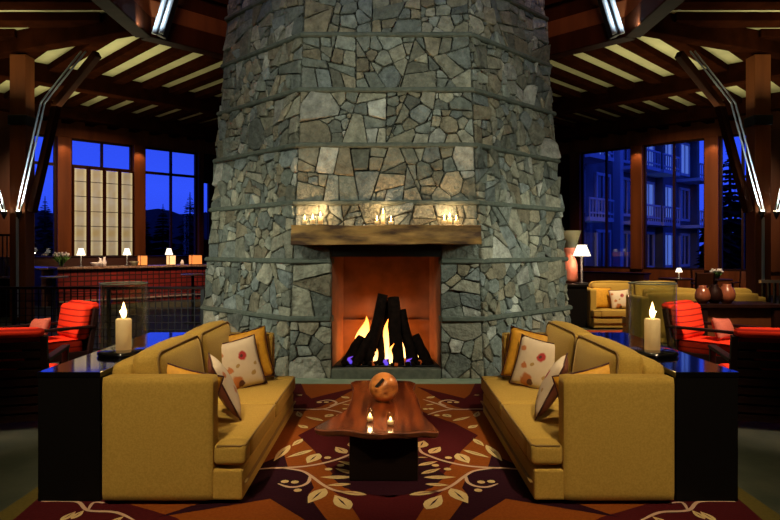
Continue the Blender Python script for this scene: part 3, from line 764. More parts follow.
# ================================================================== SOFAS
RUGZ = .0135
def rloop(cx, hy, hz, r, x, n=5):
    pts = []
    for (sy, sz, a0) in ((1, 1, 0), (-1, 1, PI/2), (-1, -1, PI), (1, -1, 3*PI/2)):
        for k in range(n+1):
            a = a0+PI/2*k/n; pts.append((x, cx+sy*(hy-r)+r*math.cos(a), sz*(hz-r)+r*math.sin(a)))
    return pts
def make_sofa(label, group):
    # local: length along y, front towards -x
    t = thing('sofa', label, 'sofa', (0, 0, 0), 0, group)
    xf, xb, xa, hl = -.445, .445, -.245, 1.05
    MB().box((0+.01, 0, .122), (xb-xf-.02, 2*hl-.02, .19), bevel=.014).build('base', M['velvet'], t)
    MB().box((xf+.004, 0, .135), (.02, 2*hl-.04, .006)).build('base_seam', M['velvet_piping'], t)
    for sy in (-1, 1):
        MB().cushion(((xa+xb)/2, sy*(hl-.065), .408), (xb-xa, .13, .766), .016, (0, .004, .0), 12).build('arm', M['velvet'], t)
    MB().cushion((xb-.075, 0, .455), (.15, 2*hl-.22, .81), .045, (0, 0, 0), 10).build('back', M['velvet'], t)
    for sy in (-1, 1):
        b = MB(); y0, y1 = .006, hl-.14
        b.cushion((xf+.36, sy*(y0+y1)/2, .308), (.73, y1-y0, .135), .035, (0, 0, .018), 12)
        sc_ = b.build('seat_cushion', M['velvet'], t)
        # the return of the cushion in front of the arm
        MB().cushion((xf+.10, sy*(hl-.078), .308), (.20, .150, .132), .03, (0, 0, .004), 7).build('cushion_return', M['velvet'], sc_)
        MB().tube([(xf+.006, sy*.02, .366), (xf+.006, sy*(hl-.03), .366), (xf+.03, sy*(hl-.01), .366), (xa-.02, sy*(hl-.008), .366)], .007, 6).build('piping', M['velvet_piping'], sc_)
        bc = MB().cushion((xb-.235, sy*(y0+y1)/2, .64), (.20, y1-y0, .56), .07, (.035, 0, .02), 12, Euler((0, .13, 0))).build('back_cushion', M['velvet'], t)
        b = MB(); pts = [(p[0], p[1], p[2]) for p in rloop(sy*(y0+y1)/2, (y1-y0)/2-.012, .265, .07, 0)]
        rm = Euler((0, .13, 0)).to_matrix(); pts = [Vector((xb-.235, 0, .64))+rm @ Vector((-.088, p[1], p[2])) for p in pts]
        b.tube(pts, .007, 6, closed=True); b.build('piping', M['velvet_piping'], bc)
    for sx in (xf+.1, xb-.1):
        for sy in (-1, 1): MB().box((sx, sy*(hl-.1), .015), (.09, .09, .03)).build('leg', M['legwood'], t)
    return t
SX, SYc = 1.332, 4.885
sofaR = make_sofa('gold velvet sofa with its back to the right console table, facing the coffee table', 'gold sofas facing each other'); sofaR.location = (SX, SYc, RUGZ)
sofaL = dup(sofaR, (-SX+.004, SYc, RUGZ), PI, 'gold velvet sofa with its back to the left console table, facing the coffee table')

# throw pillows
def make_pillow(name, m, label, group, size=.45, th=.13, pip=True, back=None):
    t = thing(name, label, 'pillow', (0, 0, 0), 0, group); b = MB(); n = 14; h = size/2; G = {}
    def pos(i, j, s):
        u, v = 2*i/n-1, 2*j/n-1
        k = (max(0, 1-u*u)*max(0, 1-v*v))**.42
        return Vector((u*h*(1-.07*(1-v*v)), s*th/2*k, v*h*(1-.07*(1-u*u))))
    for s in (-1, 1):
        for i in range(n+1):
            for j in range(n+1):
                edge = i in (0, n) or j in (0, n)
                if edge and (i, j, 1 if s == 1 else -1) and s == 1: G[(i, j, 1)] = G[(i, j, -1)]
                else: G[(i, j, s)] = b.bm.verts.new(pos(i, j, s))
        for i in range(n):
            for j in range(n):
                f = b.bm.faces.new([G[(i, j, s)], G[(i+1, j, s)], G[(i+1, j+1, s)], G[(i, j+1, s)]]); f.smooth = True; f.material_index = 1 if s == 1 and back else 0
    b.build('cover', [m, back] if back else m, t)
    if pip:
        pts = [pos(i, 0, 0) for i in range(n)]+[pos(n, j, 0) for j in range(n)]+[pos(n-i, n, 0) for i in range(n)]+[pos(0, n-j, 0) for j in range(n)]
        MB().tube(pts, .006, 6, closed=True).build('piping', M['piping'], t)
    return t
def place(p, loc_, nrm, lean, roll=0):
    """front of the pillow faces nrm (xy), leaning back by lean, turned by roll in its own plane"""
    yaw = math.atan2(nrm[1], nrm[0])+PI/2
    p.rotation_euler = (Matrix.Rotation(yaw, 3, 'Z') @ Matrix.Rotation(-lean, 3, 'X') @ Matrix.Rotation(roll, 3, 'Y')).to_euler(); p.location = loc_
PG = 'throw pillows on the gold sofas'
pf = make_pillow('throw_pillow', M['floral'], 'cream flower print pillow at the far end of the right sofa', PG, .44)
place(pf, (1.30, 5.36, .60), (-.60, -.80), .30, .14)
pf2 = dup(pf, label='cream flower print pillow at the far end of the left sofa'); place(pf2, (-1.30, 5.36, .60), (.60, -.80), .30, -.14)
pg = make_pillow('throw_pillow', M['goldpillow'], 'golden orange pillow behind the flower print pillow, right sofa', PG, .46)
place(pg, (1.30, 5.63, .625), (-.22, -.97), .16, .20)
pg2 = dup(pg, label='golden orange pillow behind the flower print pillow, left sofa'); place(pg2, (-1.30, 5.63, .625), (.22, -.97), .16, -.20)
pn = make_pillow('throw_pillow', M['goldpillow'], 'golden pillow propped inside the near arm of the right sofa', PG, .44, .15)
place(pn, (1.345, 4.105, .60), (-.05, .99), .08, .24)
pn2 = dup(pn, label='golden pillow propped inside the near arm of the left sofa'); place(pn2, (-1.345, 4.105, .60), (.05, .99), .08, -.24)
pd = make_pillow('throw_pillow', M['floral'], 'flower print pillow with dark back seen edge-on against golden pillow, near end of right sofa', PG, .43, .14, True, M['floral_dark'])
place(pd, (1.18, 4.46, .62), (-.95, .30), .46, .06)
pd2 = dup(pd, label='flower print pillow with dark back seen edge-on against golden pillow, near end of left sofa'); place(pd2, (-1.18, 4.46, .62), (.95, .30), .46, -.06)

# ================================================================== CONSOLES + HURRICANES
def make_console(label, group):
    t = thing('console_table', label, 'console table', (0, 0, 0), 0, group)
    MB().box((0, 0, .797), (.40, 1.86, .034), bevel=.004).build('top', M['black'], t)
    for sy in (-1, 1): MB().box((0, sy*.905, .39), (.39, .04, .78), bevel=.003).build('end_panel', M['blackmatt'], t)
    MB().box((0, 0, .39), (.36, 1.77, .775)).build('body', M['blackmatt'], t)
    return t
cR = make_console('black lacquered console table behind the right sofa, blue light on its top', 'consoles behind the sofas'); cR.location = (2.005, 4.82, RUGZ)
cL = dup(cR, (-2.005, 4.82, RUGZ), 0, 'black lacquered console table behind the left sofa, blue light on its top')
def make_hurricane(label):
    t = thing('hurricane_lantern', label, 'candle lantern', (0, 0, 0), 0, 'hurricane lanterns on the consoles')
    MB().lathe([(0, 0), (.168, 0), (.18, .012), (.176, .03), (.15, .036), (0, .036)], seg=40).build('base', M['black'], t)
    R = .163
    MB().lathe([(R, .036), (R, .52), (R-.010, .52), (R-.010, .038)], seg=48).build('glass_cylinder', M['glass'], t)
    b = MB(); b.tube([(R*math.cos(k*PI/24)-.0*k, R*math.sin(k*PI/24), .521) for k in range(48)], .0055, 8, closed=True); b.build('rim', M['glass_rim'], t)
    MB().lathe([(0, .037), (.054, .037), (.055, .255), (.048, .262), (.03, .252), (0, .25)], seg=28).build('candle', M['candle'], t)
    MB().lathe([(0, .25), (.004, .25), (.003, .272), (0, .272)], seg=8).build('wick', M['wick'], t)
    MB().lathe([(0, .262), (.014, .275), (.021, .30), (.014, .335), (.006, .365), (0, .385)], seg=12).build('flame', M['flamecore'], t)
    return t
M['glass_rim'] = mat('glass_rim', (.16, .18, .16, 1), .1, spec=.8)
CT = .814+RUGZ
hR = make_hurricane('tall glass hurricane with a lit pillar candle on the right console'); hR.location = (1.94, 4.55, CT)
hL = dup(hR, (-1.94, 4.55, CT), .3, 'tall glass hurricane with a lit pillar candle on the left console')
for s in (-1, 1): point('candle_light', (s*1.94, 4.55, CT+.31), 3.0, (1, .62, .3), .02)

# ================================================================== COFFEE TABLE
t = thing('coffee_table', 'low live-edge wood slab table on dark block legs in the middle of the rug', 'coffee table', (0, 4.9, RUGZ))
TZ = .385
outl = [(355, 380.5), (353.5, 388), (352, 396), (349.5, 404), (345, 410), (337, 415), (327.5, 420), (318, 425), (314.5, 429), (327.5, 430.8), (339, 430), (350.6, 430.8), (363, 433), (376.6, 434.2), (391, 433), (405, 433.2), (421, 431.5), (438, 432.3), (436, 428), (431, 423), (426, 418), (423, 413), (420, 405), (417, 396), (413, 389), (411, 381)]
def TP(px, py): Y = (CAMZ-TZ)*FPX/(py-HZ); return ((px-AX)/FPX*Y, Y-4.9)
op = [TP(*p) for p in outl]
n_ = len(op); sm = []
for i in range(n_):
    p0, p1, p2, p3 = [Vector(op[(i+k) % n_]) for k in (-1, 0, 1, 2)]
    for k in range(3):
        q = k/3; v = .5*((2*p1)+(p2-p0)*q+(2*p0-5*p1+4*p2-p3)*q*q+(3*p1-p0-3*p2+p3)*q**3); sm.append(v+Vector((noise.noise(Vector((v.x*9, v.y*9, 0)))*.008, noise.noise(Vector((v.x*9, v.y*9, 4)))*.008)))
b = MB(); cen = Vector((0, -.05)); rings = []
for sc_, z in ((.0, TZ), (.6, TZ), (.985, TZ), (1, TZ-.006), (.985, TZ-.034), (.95, TZ-.05), (0, TZ-.05)):
    z -= RUGZ
    if sc_ == 0: rings.append([b.bm.verts.new((cen.x, cen.y, z))])
    else: rings.append([b.bm.verts.new((cen.x+(p.x-cen.x)*sc_, cen.y+(p.y-cen.y)*sc_, z)) for p in sm])
N = len(sm)
for i in range(len(rings)-1):
    A_, B_ = rings[i], rings[i+1]
    for k in range(N):
        u = []
        for v in (A_[k % len(A_)], A_[(k+1) % N % len(A_)], B_[(k+1) % N % len(B_)], B_[k % len(B_)]):
            if v not in u: u.append(v)
        if len(u) > 2: f = b.bm.faces.new(u); f.material_index = 1 if i in (2, 3, 4) else 0
b.build('slab_top', [M['slab'], M['slab_edge']], t)
for y0 in (4.36, 5.42):
    MB().box((-.03, y0-4.9, (TZ-.05-RUGZ)/2), (.47, .26, TZ-.05-RUGZ), bevel=.01).build('leg', M['legwood'], t)
MB().box((0, 0, .16), (.10, .8, .16)).build('stretcher', M['legwood'], t)
# wooden ball with a slit
sb = bmesh.new(); bmesh.ops.create_uvsphere(sb, u_segments=40, v_segments=24, radius=.116)
for f in sb.faces: f.smooth = True
for v in sb.verts:
    d = v.co.normalized()
    for (c_, ax, wl, ww, dp) in ((Vector((-.25, -.85, .45)), Vector((.7, .1, .7)), .38, .075, .06), (Vector((.15, -.97, -.3)), Vector((.3, .1, -.9)), .3, .05, .035)):
        c_ = c_.normalized(); r = d-c_; a_ = ax.normalized(); l = r.dot(a_); q = (r-a_*l).length
        if abs(l) < wl and q < ww*(1-abs(l)/wl)+.02: v.co = v.co*(1-dp/.116*.6)
b = MB(); b.add(sb)
t = thing('wooden_ball', 'turned burl wood ball with dark slits resting on the coffee table', 'ornament', (-.035, 4.95, TZ+.113))
b.build('ball', M['burl'], t)
b = MB(); b.beam((-.06, -.098, .02), (.0, -.102, .085), .022, .006, up=(0, 1, 0)); b.build('slit', M['soot'], t)
for px, py, l_ in ((370, 422, 'left of the two lit glass votives in front of the wooden ball'), (390.5, 426, 'right of the two lit glass votives in front of the wooden ball')):
    Y = (CAMZ-TZ)*FPX/(py-HZ); votive('table_votive', (px-AX)/FPX*Y, Y, TZ+.002, .030, .088, l_, 'votives on the coffee table', .7, ch=.035, fl=.028)

# ================================================================== RED CHAIRS
def make_chair(label):
    # local: faces -y, back at +y
    t = thing('red_armchair', label, 'armchair', (0, 0, 0), 0, 'red armchairs')
    W2, D2 = .36, .38
    for sx in (-1, 1):
        MB().beam((sx*W2, -D2, 0), (sx*W2, -D2, .60), .055, .06, bevel=.006).build('leg', M['chairwood'], t)
        MB().beam((sx*W2, D2-.04, 0), (sx*W2, D2+.09, .84), .055, .06, bevel=.006).build('leg', M['chairwood'], t)
        MB().box((sx*W2, .02, .615), (.075, .86, .035), bevel=.008).build('arm', M['chairwood'], t)
        MB().box((sx*W2, 0, .27), (.04, .74, .09)).build('side_rail', M['chairwood'], t)
    MB().box((0, -D2+.01, .27), (.70, .04, .09)).build('front_rail', M['chairwood'], t)
    b = MB()
    for k in range(9):
        z = .10+k*.082; y = D2-.04+.14*z/.88+.012; b.box((0, y, z), (.70, .022, .060), bevel=.004)
    b.build('back_slats', M['chairwood'], t)
    MB().beam((0, D2-.04+.14*.08/.88-.006, .08), (0, D2-.04+.14*.78/.88-.006, .78), .66, .008).build('gap_backing', M['legwood'], t)  # dark board added so the gaps between slats look dark
    MB().cushion((0, -.03, .37), (.66, .72, .17), .045, (0, 0, .02), 10).build('seat_cushion', M['red_stripe'], t)
    b = MB(); b.cushion((0, D2-.025, .665), (.68, .15, .44), .06, (0, .02, .0), 12, Euler((-.157, 0, 0)))
    b.cushion((0, D2+.09, .868), (.72, .13, .085), .04, (0, 0, .008), 8)
    b.build('back_cushion', M['red_stripe'], t)
    return t
def stripe_mat():
    m = M['red'].copy(); m.name = 'red_stripe'; n = m.node_tree; b = n.nodes['Principled BSDF']
    t = n.nodes.new('ShaderNodeTexCoord'); wv = n.nodes.new('ShaderNodeTexWave'); wv.bands_direction = 'Z'; wv.inputs['Scale'].default_value = 4.2; wv.inputs['Distortion'].default_value = .3
    n.links.new(t.outputs['Object'], wv.inputs[0]); r = n.nodes.new('ShaderNodeValToRGB'); r.color_ramp.elements[0].position = .04; r.color_ramp.elements[0].color = (.30, .012, .006, 1); r.color_ramp.elements[1].position = .2; r.color_ramp.elements[1].color = (.74, .036, .010, 1)
    n.links.new(wv.outputs[0], r.inputs[0]); n.links.new(r.outputs[0], b.inputs['Base Color']); return m
M['red_stripe'] = stripe_mat()
ch = make_chair('red cushioned armchair turned outward behind the left console, salmon pillow on it'); ch.location = (-4.31, 7.8, 0); ch.rotation_euler = (0, 0, -.70)
dup(ch, (4.12, 7.8, 0), .70, 'red cushioned armchair turned outward behind the right console, salmon pillow on it')
dup(ch, (-3.50, 5.80, 0), PI+.28, 'red armchair seen from behind by its dark slatted back, at the left edge')
dup(ch, (3.52, 5.80, 0), PI-.28, 'red armchair seen from behind by its dark slatted back, at the right edge')
sp1 = make_pillow('lumbar_pillow', M['pink'], 'salmon lumbar pillow on the left red armchair', 'salmon pillows on the red armchairs', .46, .16, False)
sp1.scale = (1, 1, .62); place(sp1, (-4.37, 7.76, .60), (-.64, -.76), .35, -.1)
sp2 = dup(sp1, label='salmon lumbar pillow on the right red armchair'); place(sp2, (4.20, 7.76, .60), (.64, -.76), .35, .1)

# ================================================================== LEFT BACKGROUND: railing, bar
t = thing('railing', 'dark metal grid railing running from the left edge to the chimney', 'railing', (-5.0, 9.55, 0))
MB().box((0, 0, 1.0), (4.5, .07, .04), bevel=.006).build('top_rail', M['chairwood'], t)
MB().box((0, 0, .06), (4.5, .04, .03)).build('bottom_rail', M['darksteel'], t)
for x in (-2.2, -.75, .7, 2.15): MB().box((x, 0, .5), (.05, .05, 1.0)).build('post', M['darksteel'], t)
b = MB()
for k in range(44): b.box((-2.18+k*.1, 0, .53), (.013, .013, .92))
for k in range(8): b.box((0, 0, .14+k*.11), (4.4, .011, .011))
b.build('grid', M['darksteel'], t)

nL, tL = facet(3)
tB = -tL if tL.x < 0 else tL     # points towards the chimney side (image right) going away
BA = 10.9
MXL = Matrix((tB, nL, Vector((0, 0, 1)))).transposed().to_4x4()
def BP(s, a=BA, z=0): return ORG+nL*a+tB*s+Vector((0, 0, z))
def bar_s(px, a=BA):
    u = (px-AX)/FPX; q = .70711*a; return (q+u*(CY+q))/(.70711*(1-u))
rzL = math.atan2(tB.y, tB.x)
S0, S1 = bar_s(58), bar_s(58)+7.5
t = thing('bar_counter', 'long bar with a stone top and dark red tiled front, left of the chimney', 'bar counter', BP((S0+S1)/2), rzL)
MB().box((0, .28, 1.07), (S1-S0+.1, .75, .06), bevel=.01).build('counter_top', M['bar_top'], t)
MB().box((0, .22, .52), (S1-S0, .38, 1.04)).build('front_panel', M['tile'], t)
MB().box((0, -.02, .16), (S1-S0, .04, .04)).build('foot_rail', M['stool'], t)
t = thing('bar_return', 'brown return end of the bar running back to the left windows', 'bar counter', BP(S0-.05, BA+2.4), rzL)
MB().box((0, 0, 1.05), (.6, 3.4, .05)).build('counter_top', M['bar_top'], t); MB().box((.05, 0, .51), (.4, 3.3, 1.02)).build('front_panel', M['bar_wood'], t)
t = thing('back_bar', 'dark low back bar cabinet beneath the windows behind the bar', 'cabinet', BP(2.5, 15.7), rzL)
MB().box((0, 0, .65), (9, .7, 1.3)).build('body', M['bar_wood'], t); MB().box((0, 0, 1.32), (9.1, .75, .04)).build('top', M['chairwood'], t)
BT = 1.10
def lamp(name, loc_, h, r, label, group=None, sh=.2):
    t = thing(name, label, 'lamp', loc_, 0, group)
    MB().lathe([(0, 0), (r*.7, 0), (r*.7, .02), (r*.14, .04), (r*.12, h-sh*.5), (0, h-sh*.5)], seg=16).build('base', M['darksteel'], t)
    MB().lathe([(r, h-sh), (r*.5, h), (r*.45, h), (r*.95, h-sh)], seg=24).build('lamp_shade', M['shade'], t)
    point('lamp_light', Vector(loc_)+Vector((0, 0, h-sh*.75)), 9, (1, .72, .42), .03)
    return t
for px, l_ in ((81, 'white shaded lamp on the bar, leftmost of three, near the tulips'), (127, 'white shaded lamp on the bar, middle one of three'), (169, 'white shaded lamp on the bar, the one nearest the chimney')):
    p = BP(bar_s(px, BA+.4), BA+.4, BT); lamp('bar_lamp', p, .52, .12, l_, 'lamps on the bar')
p = BP(bar_s(62), BA+.05, BT)
def bouquet(name, p, label, n, rr, hh, m_fl, vr, vh, seed):
    t = thing(name, label, 'flowers', p); rg = random.Random(seed)
    MB().lathe([(0, 0), (vr, 0), (vr*1.15, vh), (vr*1.05, vh), (vr*.85, .02), (0, .02)], seg=16).build('vase', M['glass'], t)
    b = MB()
    for k in range(n):
        a = rg.random()*2*PI; q = rr*rg.random()**.5; e_ = Vector((q*math.cos(a), q*math.sin(a), hh*rg.uniform(.75, 1)))
        b.tube([(e_.x*.15, e_.y*.15, .03), e_*.6, e_], .008, 5)
        for j in range(2):
            a2 = rg.random()*6.3; tip = Vector((e_.x+.07*math.cos(a2), e_.y+.07*math.sin(a2), e_.z*.85)); b.tube([e_*.35, (e_*.35+tip)/2+Vector((0, 0, .03)), tip], [.006, .018, .002], 4)
        MB().lathe([(0, -.01), (.030, .004), (.036, .03), (.024, .06), (0, .066)], e_, 8).build('bloom', m_fl, t)
    b.build('stems', M['leaf'], t); return t
bouquet('tulip_vase', p, 'white tulips with green leaves in a vase at the left end of the bar', 26, .22, .36, M['white'], .07, .16, 4)
def bowl(name, p, r, h, m_, label, cat='bowl', group=None):
    return tag(MB().lathe([(0, 0), (r*.4, 0), (r*.45, .01), (r*.9, h*.7), (r, h), (r*.93, h), (r*.8, h*.65), (r*.3, .03), (0, .03)], seg=20).build(name, m_, None, p), label, cat, group)
bowl('bar_bowl', BP(bar_s(96), BA-.0, BT), .15, .12, M['white'], 'white bowl on the bar right of the tulips')
bowl('bar_bowl', BP(bar_s(134), BA, BT), .14, .14, M['urn_cap'], 'greenish footed bowl on the bar by the middle lamp')
for px, h, l_ in ((101, .24, 'tall white jug on the bar beside the white bowl'), (105, .28, 'white bottle on the bar beside the white jug'), (183, .16, 'white cup stack on the bar by the lamp nearest the chimney')):
    tag(MB().lathe([(0, 0), (.05, 0), (.06, h*.5), (.03, h*.8), (.035, h), (0, h)], seg=14).build('bar_vessel', M['white'], None, BP(bar_s(px), BA+.05, BT)), l_, 'vessel')
for px, m_, wd, l_ in ((144, 'lantern', .20, 'orange glowing lantern box on the bar beside the middle lamp'), (172.5, 'lantern_pale', .20, 'pale glowing lantern box on the bar below the lamp nearest the chimney'), (197, 'lantern', .34, 'wide orange glowing lantern box at the chimney end of the bar')):
    t = thing('lantern_box', l_, 'lantern', BP(bar_s(px), BA+.1, BT), rzL, 'glowing lantern boxes on the bar')
    MB().box((0, 0, .16), (wd, .2, .28), bevel=.005).build('glowing_panel', M[m_], t)
    b = MB(); b.box((0, 0, .01), (wd+.03, .23, .02)); b.box((0, 0, .31), (wd+.03, .23, .02)); [b.box((qx*(wd/2+.008), qy*.108, .16), (.014, .014, .30)) for qx in (-1, 1) for qy in (-1, 1)]; b.build('frame', M['chairwood'], t)
for (x, y, l_) in ((-6.62, 12.3, 'small round high table behind the railing, left one'), (-4.22, 13.4, 'small round high table behind the railing, next to the chimney')):
    t = thing('high_table', l_, 'table', (x, y, 0), 0, 'round high tables by the bar')
    MB().lathe([(0, 1.03), (.25, 1.03), (.26, 1.045), (.25, 1.06), (0, 1.06)], seg=28).build('top', M['stool'], t)
    MB().lathe([(0, 0), (.2, 0), (.2, .02), (.03, .05), (.03, 1.03), (0, 1.03)], seg=16).build('pedestal', M['darksteel'], t)

# lit screens in the first window
for i, (xa, xb_) in enumerate(((74, 86), (90.3, 102.3), (105.8, 117.6), (121, 132))):
    A_ = WA-.25; s0, s1 = bar_s(xa, A_), bar_s(xb_, A_)
    t = thing('lit_screen', 'tall glowing onyx panel in the left window, ' + ('nearest the outer post', 'second from the outer post', 'third from the outer post', 'beside the post next to the dark window')[i], 'light panel', BP((s0+s1)/2, A_, 1.34), rzL, 'glowing panels in the left window')
    wd = s1-s0
    MB().box((0, 0, 1.62), (wd, .04, 3.22)).build('panel', M['screen'], t)
    for z in (0, .55, 1.1, 1.65, 2.2, 2.75, 3.24): MB().box((0, -.025, z+.01), (wd+.02, .02, .022)).build('glazing_bar', M['chairwood'], t)
    b = MB()
    for q in (-1, 1): b.box((q*(wd/2+.028), 0, 1.63), (.056, .12, 3.3))
    b.box((0, 0, 3.28), (wd+.11, .12, .06)); b.build('frame', M['timber'], t)

# ================================================================== TREE COLUMNS with braces
for s in (-1, 1):
    side = 'left' if s < 0 else 'right'
    cx, cy = (-8.17 if s < 0 else 8.27), 13.85
    struct(MB().box((cx, cy, (ZC-.5)/2), (.36, .36, ZC-.5), bevel=.02).build('timber_column', M['timber_red']), 'timber column carrying the hip beam on the %s' % side)
    struct(MB().box((cx, cy, 4.45), (.42, .42, .22), bevel=.02).build('column_collar', M['darksteel']), 'dark steel collar round the upper %s column' % side)
    for (dx, lab, tgt) in ((-1, 'inner', None), (1, 'outer', None)):
        base = Vector((cx-s*.10*(-dx) if dx > 0 else cx-s*.10, cy-.30, 2.42))
        if dx < 0: pts = [base, Vector((s*7.42, 13.35, 4.75)), Vector((s*6.25, 12.75, 5.66))]
        else:
            base = Vector((cx+s*.22, cy-.30, 2.42)); pts = [base, Vector((s*9.1, 13.55, 4.75)), Vector((s*9.9, 13.6, 5.9))]
        br = thing('column_brace', '%s branching timber brace with lit steel rods on the %s column' % (lab, side), 'brace', base, 0, 'branching column braces')
        L_ = [p-base for p in pts]
        off = Vector((-s*.20 if dx < 0 else s*.20, .16, 0))
        for i in range(2): MB().beam(L_[i]+off, L_[i+1]+off, .15, .16, bevel=.012).build('timber', M['timber'], br)
        for q in (-.045, .045):
            MB().tube([p+Vector((q, -.02, 0)) for p in L_], .020, 8).build('steel_rod', M['steel'], br)
        lp = MB(); lp.lathe([(0, -.18), (.04, -.10), (.075, 0), (.065, 0), (0, -.01)], seg=16); lp.build('lamp_cup', M['darksteel'], br)
        MB().lathe([(0, .0), (.05, .0), (.05, .02), (0, .03)], seg=16).build('lamp_lens', M['lens'], br)
        spot('brace_uplight', base+Vector((0, -.10, .02)), pts[1]*.55+pts[2]*.45+Vector((0, -.05, 0)), 95, (.9, .97, .9), 50, .6, .03)
    # conduit down the column
    MB().box((0, 0, 0), (.05, .03, 2.2)).build('column_conduit', M['steel'], None, (cx-s*.02, cy-.215, 1.2))
    tag(bpy.data.objects['column_conduit' if s < 0 else 'column_conduit.001'], 'thin steel strip down the face of the %s column' % side, 'strip')
    spot('post_washer', (s*11.6, 22.3, 5.5), (s*12.0, 22.9, 4.4), 30, (1, .55, .25), 90, .8, .05)
    spot('post_washer', (s*9.7, 24.3, 5.5), (s*10.0, 24.9, 4.4), 30, (1, .55, .25), 90, .8, .05)
    spot('column_wash', (s*7.6, 11.0, 3.6), (cx, cy, 3.0), 22, (1, .55, .3), 50, .8, .05)
# landing rail behind the left column
t = thing('landing_rail', 'short railing on a dark landing wall at the far left edge', 'railing', (-9.4, 14.6, 0))
MB().box((0, .1, .45), (1.5, .2, .9)).build('landing_wall', M['timber'], t); MB().box((0, .1, .92), (1.5, .24, .04)).build('ledge', M['stool'], t); MB().box((0, .1, 1.93), (1.5, .05, .05)).build('top_rail', M['darksteel'], t)
b = MB()
for k in range(14): b.box((-.7+k*.107, .1, 1.43), (.022, .022, .98))
b.build('bars', M['darksteel'], t)

# ================================================================== RIGHT BACKGROUND
LG = 'gold sofas of the far lounge'
s3 = dup(sofaR, (5.13, 12.75, 0), PI/2, 'pale gold sofa in the far lounge facing the camera, right of the chimney', LG)
s4 = dup(sofaR, (5.3, 10.85, 0), -PI/2, 'gold sofa in the far lounge seen from behind, beyond the right hurricane', LG)
p = make_pillow('throw_pillow', M['goldpillow'], 'golden pillow at the left end of the far lounge sofa', 'pillows on the far lounge sofa', .44); place(p, (4.40, 12.72, .60), (.25, -.97), .25, .05)
p = make_pillow('throw_pillow', M['floral'], 'cream pillow beside the golden one on the far lounge sofa', 'pillows on the far lounge sofa', .40); place(p, (4.70, 12.56, .58), (-.1, -.99), .35, -.08)
t = thing('end_table', 'black end table between the chimney and the far lounge sofa', 'table', (3.83, 13.0, 0))
MB().box((0, 0, .86), (.46, .9, .05), bevel=.005).build('top', M['blackmatt'], t); MB().box((0, 0, .42), (.42, .84, .83)).build('body', M['blackmatt'], t)
t = thing('ceramic_urn', 'salmon ceramic urn with a flared green bowl top on the black end table', 'urn', (3.83, 13.08, .885))
MB().lathe([(0, 0), (.15, 0), (.165, .10), (.165, .40), (.13, .50), (.10, .55), (.14, .60), (.15, .72), (.12, .78), (0, .78)], seg=28).build('body', M['urn'], t)
MB().lathe([(0, .74), (.14, .74), (.235, 1.10), (.215, 1.10), (.12, .80), (0, .80)], seg=28).build('flared_bowl', M['urn_cap'], t)
lamp('end_table_lamp', (4.0, 12.80, .885), .80, .18, 'white shaded table lamp on the black end table before the urn', sh=.23)
point('urn_lamp_glow', (3.96, 12.72, 1.35), 10, (1, .6, .36), .05)
t = thing('lounge_rug', 'small red patterned rug in front of the far lounge sofa', 'rug', (4.6, 11.75, 0)); MB().box((0, 0, .006), (2.6, .8, .012)).build('pile', M['rug_red'], t)
t = thing('wood_desk', 'dark desk with a brown wood panel beyond the right red armchair', 'desk', (5.28, 9.55, 0))
MB().box((0, 0, .745), (1.3, .62, .05), bevel=.005).build('top', M['chairwood'], t)
for q in (-1, 1): MB().box((q*.56, 0, .36), (.12, .56, .72)).build('leg_panel', M['chairwood'], t)
MB().box((0, -.18, .42), (1.0, .03, .58)).build('front_panel', M['panelwood'], t)
for dx, r, m_, l_ in ((-.46, .115, 'copper', 'round copper brown vase on the desk, leftmost of three'), (-.28, .12, 'chairwood', 'round dark brown vase on the desk, middle one of three'), (-.09, .125, 'copper', 'round copper vase on the desk, rightmost of three')):
    tag(MB().lathe([(0, 0), (r*.5, 0), (r*.95, r*.6), (r, r*1.1), (r*.8, r*1.8), (r*.45, r*2.15), (r*.5, r*2.35), (r*.38, r*2.35), (r*.3, r*2.0), (0, r*1.9)], seg=24).build('round_vase', M[m_], None, (5.28+dx, 9.5, .77)), l_, 'vase', 'round vases on the desk')
# dining by the windows
def dchair(label, loc_, rz):
    t = thing('dining_chair', label, 'chair', loc_, rz, 'dining chairs by the right windows')
    for sx in (-1, 1):
        MB().beam((sx*.22, -.22, 0), (sx*.22, -.22, .64), .045, .045).build('leg', M['chairwood'], t); MB().beam((sx*.22, .22, 0), (sx*.22, .30, .96), .045, .045).build('leg', M['chairwood'], t)
        MB().box((sx*.23, 0, .65), (.05, .5, .03)).build('arm', M['chairwood'], t)
    MB().cushion((0, 0, .46), (.46, .46, .09), .03, (0, 0, .01), 5).build('seat', M['pink'], t)
    MB().box((0, .275, .74), (.42, .04, .44), Euler((-.15, 0, 0)), bevel=.015).build('backrest', M['panelwood'], t); return t
dchair('dining chair with a dark red back, left of the white flowers by the right windows', (8.62, 17.0, 0), PI-.25)
dchair('dining chair with pinkish seat, right of the white flowers by the right windows', (9.95, 17.3, 0), -.9)
dchair('dining chair behind the table under the white flowers by the right windows', (9.5, 18.6, 0), .2)
def dtable(x, y, label):
    t = thing('dining_table', label, 'table', (x, y, 0), 0, 'round dining tables by the right windows')
    MB().lathe([(0, .71), (.45, .71), (.46, .73), (.45, .75), (0, .75)], seg=32).build('top', M['chairwood'], t); MB().lathe([(0, 0), (.25, 0), (.25, .03), (.05, .06), (.05, .71), (0, .71)], seg=16).build('pedestal', M['chairwood'], t)
dtable(9.22, 17.5, 'round dining table with white flowers by the right windows'); dtable(8.35, 18.0, 'round dining table with a small white lamp by the right windows')
bouquet('flower_vase', (9.22, 17.4, .752), 'white flowers in a glass vase on the dining table by the right windows', 22, .17, .24, M['white'], .07, .10, 9)
lamp('dining_lamp', (8.4, 17.9, .752), .30, .10, 'small white lamp on a dining table by the right windows', sh=.12)
t = thing('sideboard', 'low dark sideboard under the windows between far lounge sofa and glass', 'sideboard', (7.2, 20.4, 0), -PI/4)
